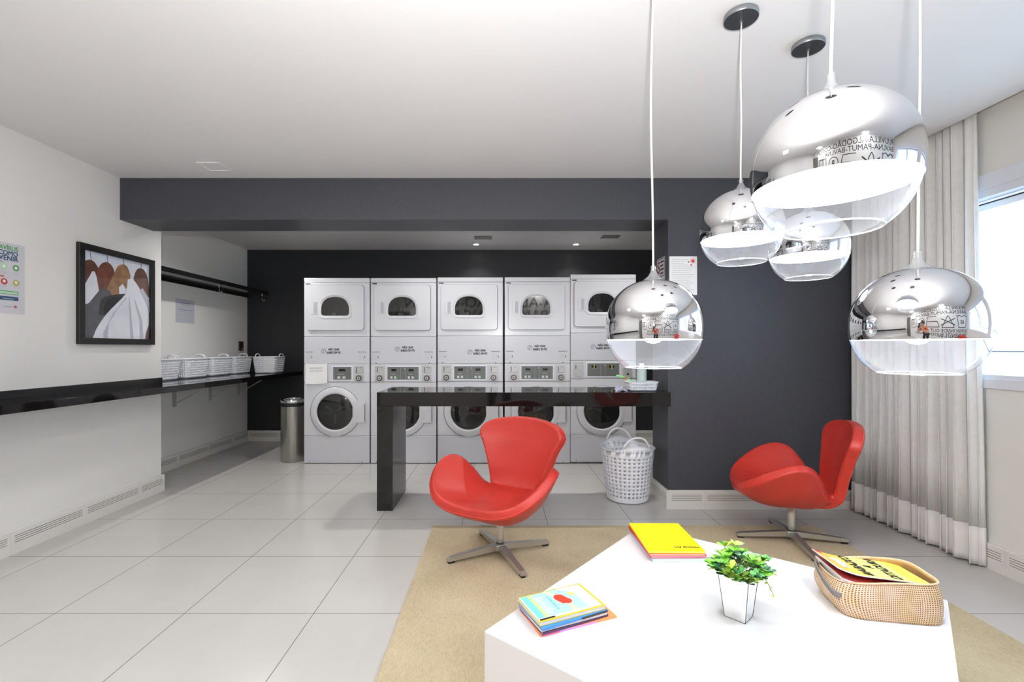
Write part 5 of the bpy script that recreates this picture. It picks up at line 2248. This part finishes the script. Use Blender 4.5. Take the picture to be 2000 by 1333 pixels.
def pendant(X, Y, Z, label, sway=0.0, phase=0.0):
    t_ = thing('pendant_lamp', label, 'pendant lamp', (X, Y, H), 0, 'chrome and glass globe pendants')
    dz_ = Z - H
    off = Vector((0, 0, dz_))
    T = Matrix.Translation(off)
    # canopy
    b_ = mb(canopy_side)
    b_.smooth = True
    b_.lathe([(0.060, 0.0), (0.063, -0.003), (0.063, -0.020), (0.061, -0.022)], 40)
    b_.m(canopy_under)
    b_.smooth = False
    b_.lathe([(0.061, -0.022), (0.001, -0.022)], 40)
    b_.m(canopy_side)
    b_.cyl((0, 0, -0.032), 0.006, 0.010, 12)
    b_.build('canopy', t_)
    # cord
    b_ = mb(cord_m)
    pts = []
    ztop, zbot = -0.03, dz_ + AS + 0.030
    for k in range(24):
        u = k / 23
        pts.append((sway * math.sin(u * PI) + 0.002 * math.sin(u * 9 + phase), 0.0015 * math.cos(u * 7 + phase), ztop + (zbot - ztop) * u))
    b_.tube(pts, 0.0033, 8)
    b_.build('cord', t_, smooth=True)
    # cap: small cone and grip
    b_ = mb(cap_m)
    b_.lathe([(0.006, AS + 0.046), (0.008, AS + 0.040), (0.007, AS + 0.032), (0.009, AS + 0.025), (0.016, AS + 0.012), (0.030, AS + 0.001), (0.036, AS - 0.004)], 28, T)
    b_.build('cap', t_, smooth=True)
    # mirror dome (outside chrome, inside white)
    n_ = 40
    zs_ = [ZB + (AS - 0.0002 - ZB) * (math.sin(PI / 2 * k / n_)) for k in range(n_ + 1)]
    b_ = MB()
    b_.fix = False
    b_.smooth = True
    b_.m(chrome_lamp)
    b_.lathe([(pr(z_), z_) for z_ in zs_], 80, T)
    b_.m(lamp_inner)
    ri, ai = RS - 0.0025, AS - 0.0025
    inner_p = [(pr(z_, ri, ai), z_) for z_ in [ZB + (ai - 0.0002 - ZB) * (math.sin(PI / 2 * k / n_)) for k in range(n_ + 1)]]
    b_.lathe(inner_p[::-1], 80, T)
    b_.smooth = False
    b_.lathe([(pr(ZB, ri, ai), ZB), (pr(ZB), ZB)], 80, T)
    b_.build('mirror_dome', t_)
    # clear glass lower bowl
    b_ = MB()
    b_.fix = False
    b_.m(glass_lamp)
    b_.smooth = True
    zs_ = [ZB - 0.0004 + (ZC - ZB) * k / 14 for k in range(15)]
    b_.lathe([(pr(z_) - 0.0006, z_) for z_ in zs_], 80, T)
    rc = pr(ZC)
    b_.m(glass_rim)
    b_.lathe([(rc - 0.0024 + 0.0018 * math.cos(a * PI / 4), ZC + 0.0018 * math.sin(a * PI / 4)) for a in range(9)], 64, T)
    b_.build('glass_bowl', t_)
    # socket and bulb
    b_ = mb(plastic_white)
    b_.lathe([(0.020, AS - 0.006), (0.020, 0.035), (0.016, 0.030)], 20, T, cap1=True)
    b_.build('bulb_socket', t_, smooth=True)
    b_ = mb(bulb_m)
    prof = [(0.013, 0.030), (0.016, 0.018), (0.026, 0.002), (0.031, -0.016), (0.029, -0.034), (0.018, -0.046), (0.001, -0.050)]
    b_.lathe(prof, 24, T)
    bo = b_.build('bulb', t_, smooth=True)
    ld = bpy.data.lights.new('bulb_light', 'POINT')
    ld.energy = BULB_W
    ld.shadow_soft_size = 0.03
    ld.color = (0.97, 0.985, 1.0)
    lo = bpy.data.objects.new('bulb_light', ld)
    COL.objects.link(lo)
    lo.parent = t_
    lo.location = (0, 0, dz_ - 0.055 - 0.02)
    ld.shadow_soft_size = 0.02
    return t_


chrome_lamp = mat('mirror_chrome', (222, 222, 224), 0.025, metal=1.0)
glass_rim = mat_thin_glass('glass_cut_edge', haze=0.12, rough=0.05, refl=2.0)
bulb_m = mat('bulb_lit', (255, 252, 246), 0.5, emit=14.0)
pendant(0.494, 1.502, 1.296, 'chrome and glass globe pendant lamp, leftmost one, hanging low before the dark pier edge', -0.006, 0.5)
pendant(0.692, 0.977, 1.604, 'largest looking chrome and glass globe pendant, nearest and highest at upper right', 0.004, 1.5)
pendant(0.947, 1.835, 1.694, 'chrome and glass globe pendant just left of and behind the nearest one', 0.0, 2.5)
pendant(1.328, 2.014, 1.660, 'smallest looking chrome and glass globe pendant, farthest, between the left and nearest ones', 0.0, 3.5)
pendant(1.117, 1.251, 1.291, 'chrome and glass globe pendant hanging low at right in front of the curtain', 0.006, 4.5)

# ------------------------------------------------------------------ the part of the room behind the viewpoint (seen in the mirror domes)
P = Print((0, YF, 0), (-1, 0, 0), (0, 0, 1))
mur = mat('mural_black_paint', (44, 44, 48), 0.6)


def T_(s, x, y, size, al='LEFT', sx=1.0):
    P.text(mur, s, -x, y, size, al, bold=size * 0.008, sx=sx)


T_('PUUVILLA-ALGODÃO-COTON', 2.66, 2.33, 0.36)
T_('BAVLNA-PAMUT-BAVLNA', 2.66, 2.02, 0.36)
# care symbols: tub, crossed triangle, iron, circle, square


def L2(pts, wd=0.045, close=False):
    pts = [(-x, y) for x, y in pts]
    for a_, c_ in zip(pts, pts[1:] + ([pts[0]] if close else [])):
        P.line(mur, a_, c_, wd) if (Vector(a_) - Vector(c_)).length > 1e-6 else None


L2([(2.62, 1.80), (2.50, 1.14), (1.92, 1.14), (1.80, 1.80)])
L2([(2.62, 1.72), (2.42, 1.80), (2.21, 1.70), (2.0, 1.80), (1.80, 1.72)])
P.text(mur, '60', -2.21, 1.42, 0.30, bold=0.006)
L2([(1.60, 1.14), (1.18, 1.80), (0.76, 1.14)], close=True)
L2([(1.66, 1.62), (0.70, 1.26)])
L2([(0.70, 1.62), (1.66, 1.26)])
L2([(0.60, 1.16), (0.46, 1.48), (-0.32, 1.48), (-0.32, 1.16)], close=True)
L2([(-0.32, 1.48), (-0.22, 1.80), (0.42, 1.80)])
P.disc(mur, 0.80, 1.47, 0.33, rin=0.045)
P.text(mur, 'P', 0.80, 1.47, 0.34, bold=0.008)
L2([(-1.35, 1.14), (-1.35, 1.80), (-2.0, 1.80), (-2.0, 1.14)], close=True)
T_('WASH INSIDE OUT - LAVAR', 2.66, 0.92, 0.33, sx=0.95)
T_('BINNENSTE BUITEN WASSEN', 2.66, 0.62, 0.33, sx=0.95)
mo = P.build('wall_lettering')
tag(mo, 'black laundry care symbols and words painted on the wall behind the viewer', 'wall lettering')

# square ceiling panels added out of view as fill light
for (x, y) in ((-1.6, -1.0), (0.9, -1.2), (-1.6, 1.2)):
    tt = thing('fill_ceiling_panel', 'added square ceiling fill panel %s' % ({(-1.6, -1.0): 'behind the viewer on the left', (0.9, -1.2): 'behind the viewer near the lettered wall', (-1.6, 1.2): 'above the left side of the room'}[(x, y)]), 'ceiling light', (x, y, H), 0, 'added square ceiling fill panels')
    b = mb(win_white)
    s = 0.16
    for a in ((-s, s, -s, -s + .015), (-s, s, s - .015, s), (-s, -s + .015, -s + .015, s - .015), (s - .015, s, -s + .015, s - .015)):
        b.box(a[0], a[1], a[2], a[3], -0.008, 0)
    b.build('frame', tt)
    mb(mat('fill_panel_diffuser', (255, 252, 248), 0.5, emit=4.0)).box(-s + .015, s - .015, -s + .015, s - .015, -0.004, 0).build('diffuser', tt)
    ld = bpy.data.lights.new('panel_fill', 'AREA')
    ld.shape = 'SQUARE'
    ld.size = 0.28
    ld.energy = ROOM_W
    ld.color = (0.98, 0.99, 1.0)
    lo = bpy.data.objects.new('panel_fill', ld)
    COL.objects.link(lo)
    lo.parent = tt
    lo.location = (0, 0, -0.012)

# picture frames and a door on the wall behind the viewer, a third chair by the window
t = thing('picture_frame', 'black framed plain print on the wall behind the viewer, left of the lettering', 'picture', (-2.05, YF, 1.35))
b = mb(mat('black_picture_frame', (22, 21, 20)))
for a in ((0, .45, 0, .03), (0, .45, .42, .45), (0, .03, .03, .42), (.42, .45, .03, .42)):
    b.box(a[0], a[1], 0.0005, 0.022, a[2], a[3])
b.build('frame', t)
mb(mat('print_grey', (190, 188, 186), 0.6)).box(.03, .42, 0.0005, 0.008, .03, .42).build('print_sheet', t)
e = bpy.data.objects.new('door_1', None)
COL.objects.link(e)
e.location = (-2.5, YF, 0)
e['kind'] = 'structure'
b = mb(win_white)
b.box(-.40, -.35, 0.0005, 0.03, 0, 2.12).box(.35, .40, 0.0005, 0.03, 0, 2.12).box(-.40, .40, 0.0005, 0.03, 2.12, 2.17)
b.build('door_frame', e)
mb(mat('door_grey_brown', (120, 112, 104), 0.5)).box(-.35, .35, 0.0005, 0.02, 0.005, 2.12).build('door_leaf', e)
mb(chrome).box(.24, .32, 0.02, 0.05, 1.0, 1.02, 0.004).build('door_handle', e)
swan_chair((1.95, -0.55, 0.0002), math.radians(215), math.radians(10), 'red leather shell swivel chair behind the viewer, near the window')

# ------------------------------------------------------------------ the photographer, seen only in the mirror domes
def skin_body(name, parent, chains, material, sub=2, root=0):
    verts, edges, rad = [], [], []
    idx = {}
    for ch in chains:
        prev = None
        for (p, r) in ch:
            k = tuple(round(c, 4) for c in p)
            if k not in idx:
                idx[k] = len(verts)
                verts.append(p)
                rad.append(r if isinstance(r, tuple) else (r, r))
            if prev is not None and prev != idx[k]:
                edges.append((prev, idx[k]))
            prev = idx[k]
    me_ = bpy.data.meshes.new(name)
    bm_ = bmesh.new()
    sk = bm_.verts.layers.skin.verify()
    bv_ = [bm_.verts.new(v) for v in verts]
    for a_, c_ in edges:
        bm_.edges.new((bv_[a_], bv_[c_]))
    for i_, r in enumerate(rad):
        bv_[i_][sk].radius = r
        bv_[i_][sk].use_root = (i_ == root)
    bm_.to_mesh(me_)
    bm_.free()
    ob_ = bpy.data.objects.new(name, me_)
    COL.objects.link(ob_)
    ob_.parent = parent
    md_ = ob_.modifiers.new('skin', 'SKIN')
    md_.use_smooth_shade = True
    ms = ob_.modifiers.new('sub', 'SUBSURF')
    ms.levels = ms.render_levels = sub
    me_.materials.append(material)
    return ob_


skin_m = mat('skin', (196, 148, 120), 0.55)
shirt_m = mat('orange_red_shirt', (206, 84, 58), 0.8)
pants_m = mat('dark_trousers', (44, 46, 56), 0.8)
hair_m = mat('dark_hair', (28, 22, 20), 0.6)
who = thing('person', 'person in an orange-red shirt leaning forward behind a camera, seen reflected in the lamps', 'person', (0, -0.78, 0))
oy = 0.78
def V3(x, y, z): return (x, y + oy, z)
ch = [[(V3(0, -.78, .90), (.15, .11)), (V3(0, -.66, 1.02), (.13, .10)), (V3(0, -.50, 1.16), (.15, .11)), (V3(0, -.40, 1.23), .06), (V3(0, -.35, 1.29), .055), (V3(0, -.31, 1.35), (.085, .095)), (V3(0, -.30, 1.41), (.08, .09))]]
for sx in (-1, 1):
    ch.append([(V3(0, -.78, .90), (.15, .11)), (V3(.09 * sx, -.77, .82), .09), (V3(.12 * sx, -.66, .47), .06), (V3(.13 * sx, -.78, .10), .04), (V3(.15 * sx, -.66, .04), .035)])
    ch.append([(V3(0, -.50, 1.16), (.15, .11)), (V3(.17 * sx, -.47, 1.14), .06), (V3(.26 * sx, -.36, .95), .042), (V3(.12 * sx, -.20, 1.13), .028), (V3(.085 * sx, -.165, 1.18), (.035, .02))])
    for k in range(4):
        ch.append([(V3(.085 * sx, -.165, 1.18), (.035, .02)), (V3((.078) * sx, -.135, 1.185 + .017 * k), .009), (V3((.070 - .003 * k) * sx, -.098, 1.19 + .018 * k), .0085), (V3((.048 - .003 * k) * sx, -.082, 1.19 + .018 * k), .0075)])
    ch.append([(V3(.085 * sx, -.165, 1.18), (.035, .02)), (V3(.062 * sx, -.180, 1.205), .010), (V3(.040 * sx, -.178, 1.215), .009)])
body = skin_body('body', who, ch, skin_m)
skin_body('trousers', who, [[(V3(0, -.78, .91), (.165, .125)), (V3(.095 * sx, -.77, .80), .105), (V3(.12 * sx, -.66, .47), .078), (V3(.13 * sx, -.77, .13), .06)] for sx in (-1, 1)], pants_m)
skin_body('shirt', who, [[(V3(0, -.76, .93), (.16, .12)), (V3(0, -.66, 1.02), (.145, .115)), (V3(0, -.50, 1.165), (.16, .12)), (V3(0, -.425, 1.215), .07)]] +
          [[(V3(0, -.50, 1.165), (.16, .12)), (V3(.17 * sx, -.47, 1.145), .072), (V3(.225 * sx, -.40, 1.03), .058)] for sx in (-1, 1)], shirt_m, root=2)
b = mb(hair_m)
b.smooth = True
b.lathe([(0.001, 0.112), (0.05, 0.10), (0.085, 0.065), (0.098, 0.02), (0.098, -0.03), (0.085, -0.055)], 24, Matrix.Translation(V3(0, -.325, 1.385)) @ Matrix.Rotation(math.radians(28), 4, 'X'))
b.build('hair', who)
for sx in (-1, 1):
    b = mb(skin_m)
    b.smooth = True
    b.lathe([(0.001, 0.012), (0.012, 0.006), (0.016, -0.004), (0.001, -0.012)], 10, Matrix.Translation(V3(.088 * sx, -.315, 1.365)) @ Matrix.Rotation(PI / 2, 4, 'Y'))
    b.build('ear', who)
b = mb(skin_m)
b.smooth = True
b.lathe([(0.001, 0.016), (0.010, 0.0), (0.012, -0.014), (0.001, -0.018)], 10, Matrix.Translation(V3(0, -.212, 1.352)))
b.build('nose', who)
for sx in (-1, 1):
    b = mb(rubber)
    b.smooth = True
    b.box(.14 * sx - .05, .14 * sx + .05, -.82 + oy, -.56 + oy, 0.0, .065, 0.03, 3)
    b.build('shoe', who)

cm = thing('photo_camera', 'black camera with a flash unit held by the person behind the viewpoint', 'camera', (0, -0.13, 1.23))
cb = mat('camera_black', (20, 20, 22), 0.45)
mb(cb).box(-.068, .068, -.03, .03, -.045, .05, 0.012, 2).build('camera_body', cm)
b = mb(cb)
b.lathe([(.034, -.03), (.036, -.06), (.038, -.09), (.034, -.092)], 28, Matrix.Rotation(PI / 2, 4, 'X'))
lo = b.build('lens', cm, smooth=True)
mb(glass_lamp).lathe([(.033, -.086), (.001, -.080)], 24, Matrix.Rotation(PI / 2, 4, 'X')).build('front_glass', lo)
b = mb(cb)
b.box(-.034, .034, -.022, .022, .05, .13, 0.006, 2).box(-.038, .038, -.026, .026, .13, .168, 0.006, 2)
fl = b.build('flash_unit', cm)
mb(mat('flash_window', (255, 255, 255), 0.4, emit=6.0)).box(-.032, .032, -.020, .020, .1681, .1695).build('flash_window', fl)
ld = bpy.data.lights.new('bounce_flash', 'SPOT')
ld.energy = FLASH_W
ld.spot_size = math.radians(150)
ld.spot_blend = 1.0
ld.shadow_soft_size = 0.03
ld.color = (1.0, 1.0, 1.0)
fo = bpy.data.objects.new('bounce_flash', ld)
COL.objects.link(fo)
fo.parent = cm
fo.location = (0, 0, 0.185)
fo.rotation_euler = (math.radians(180 - 34), 0, 0)
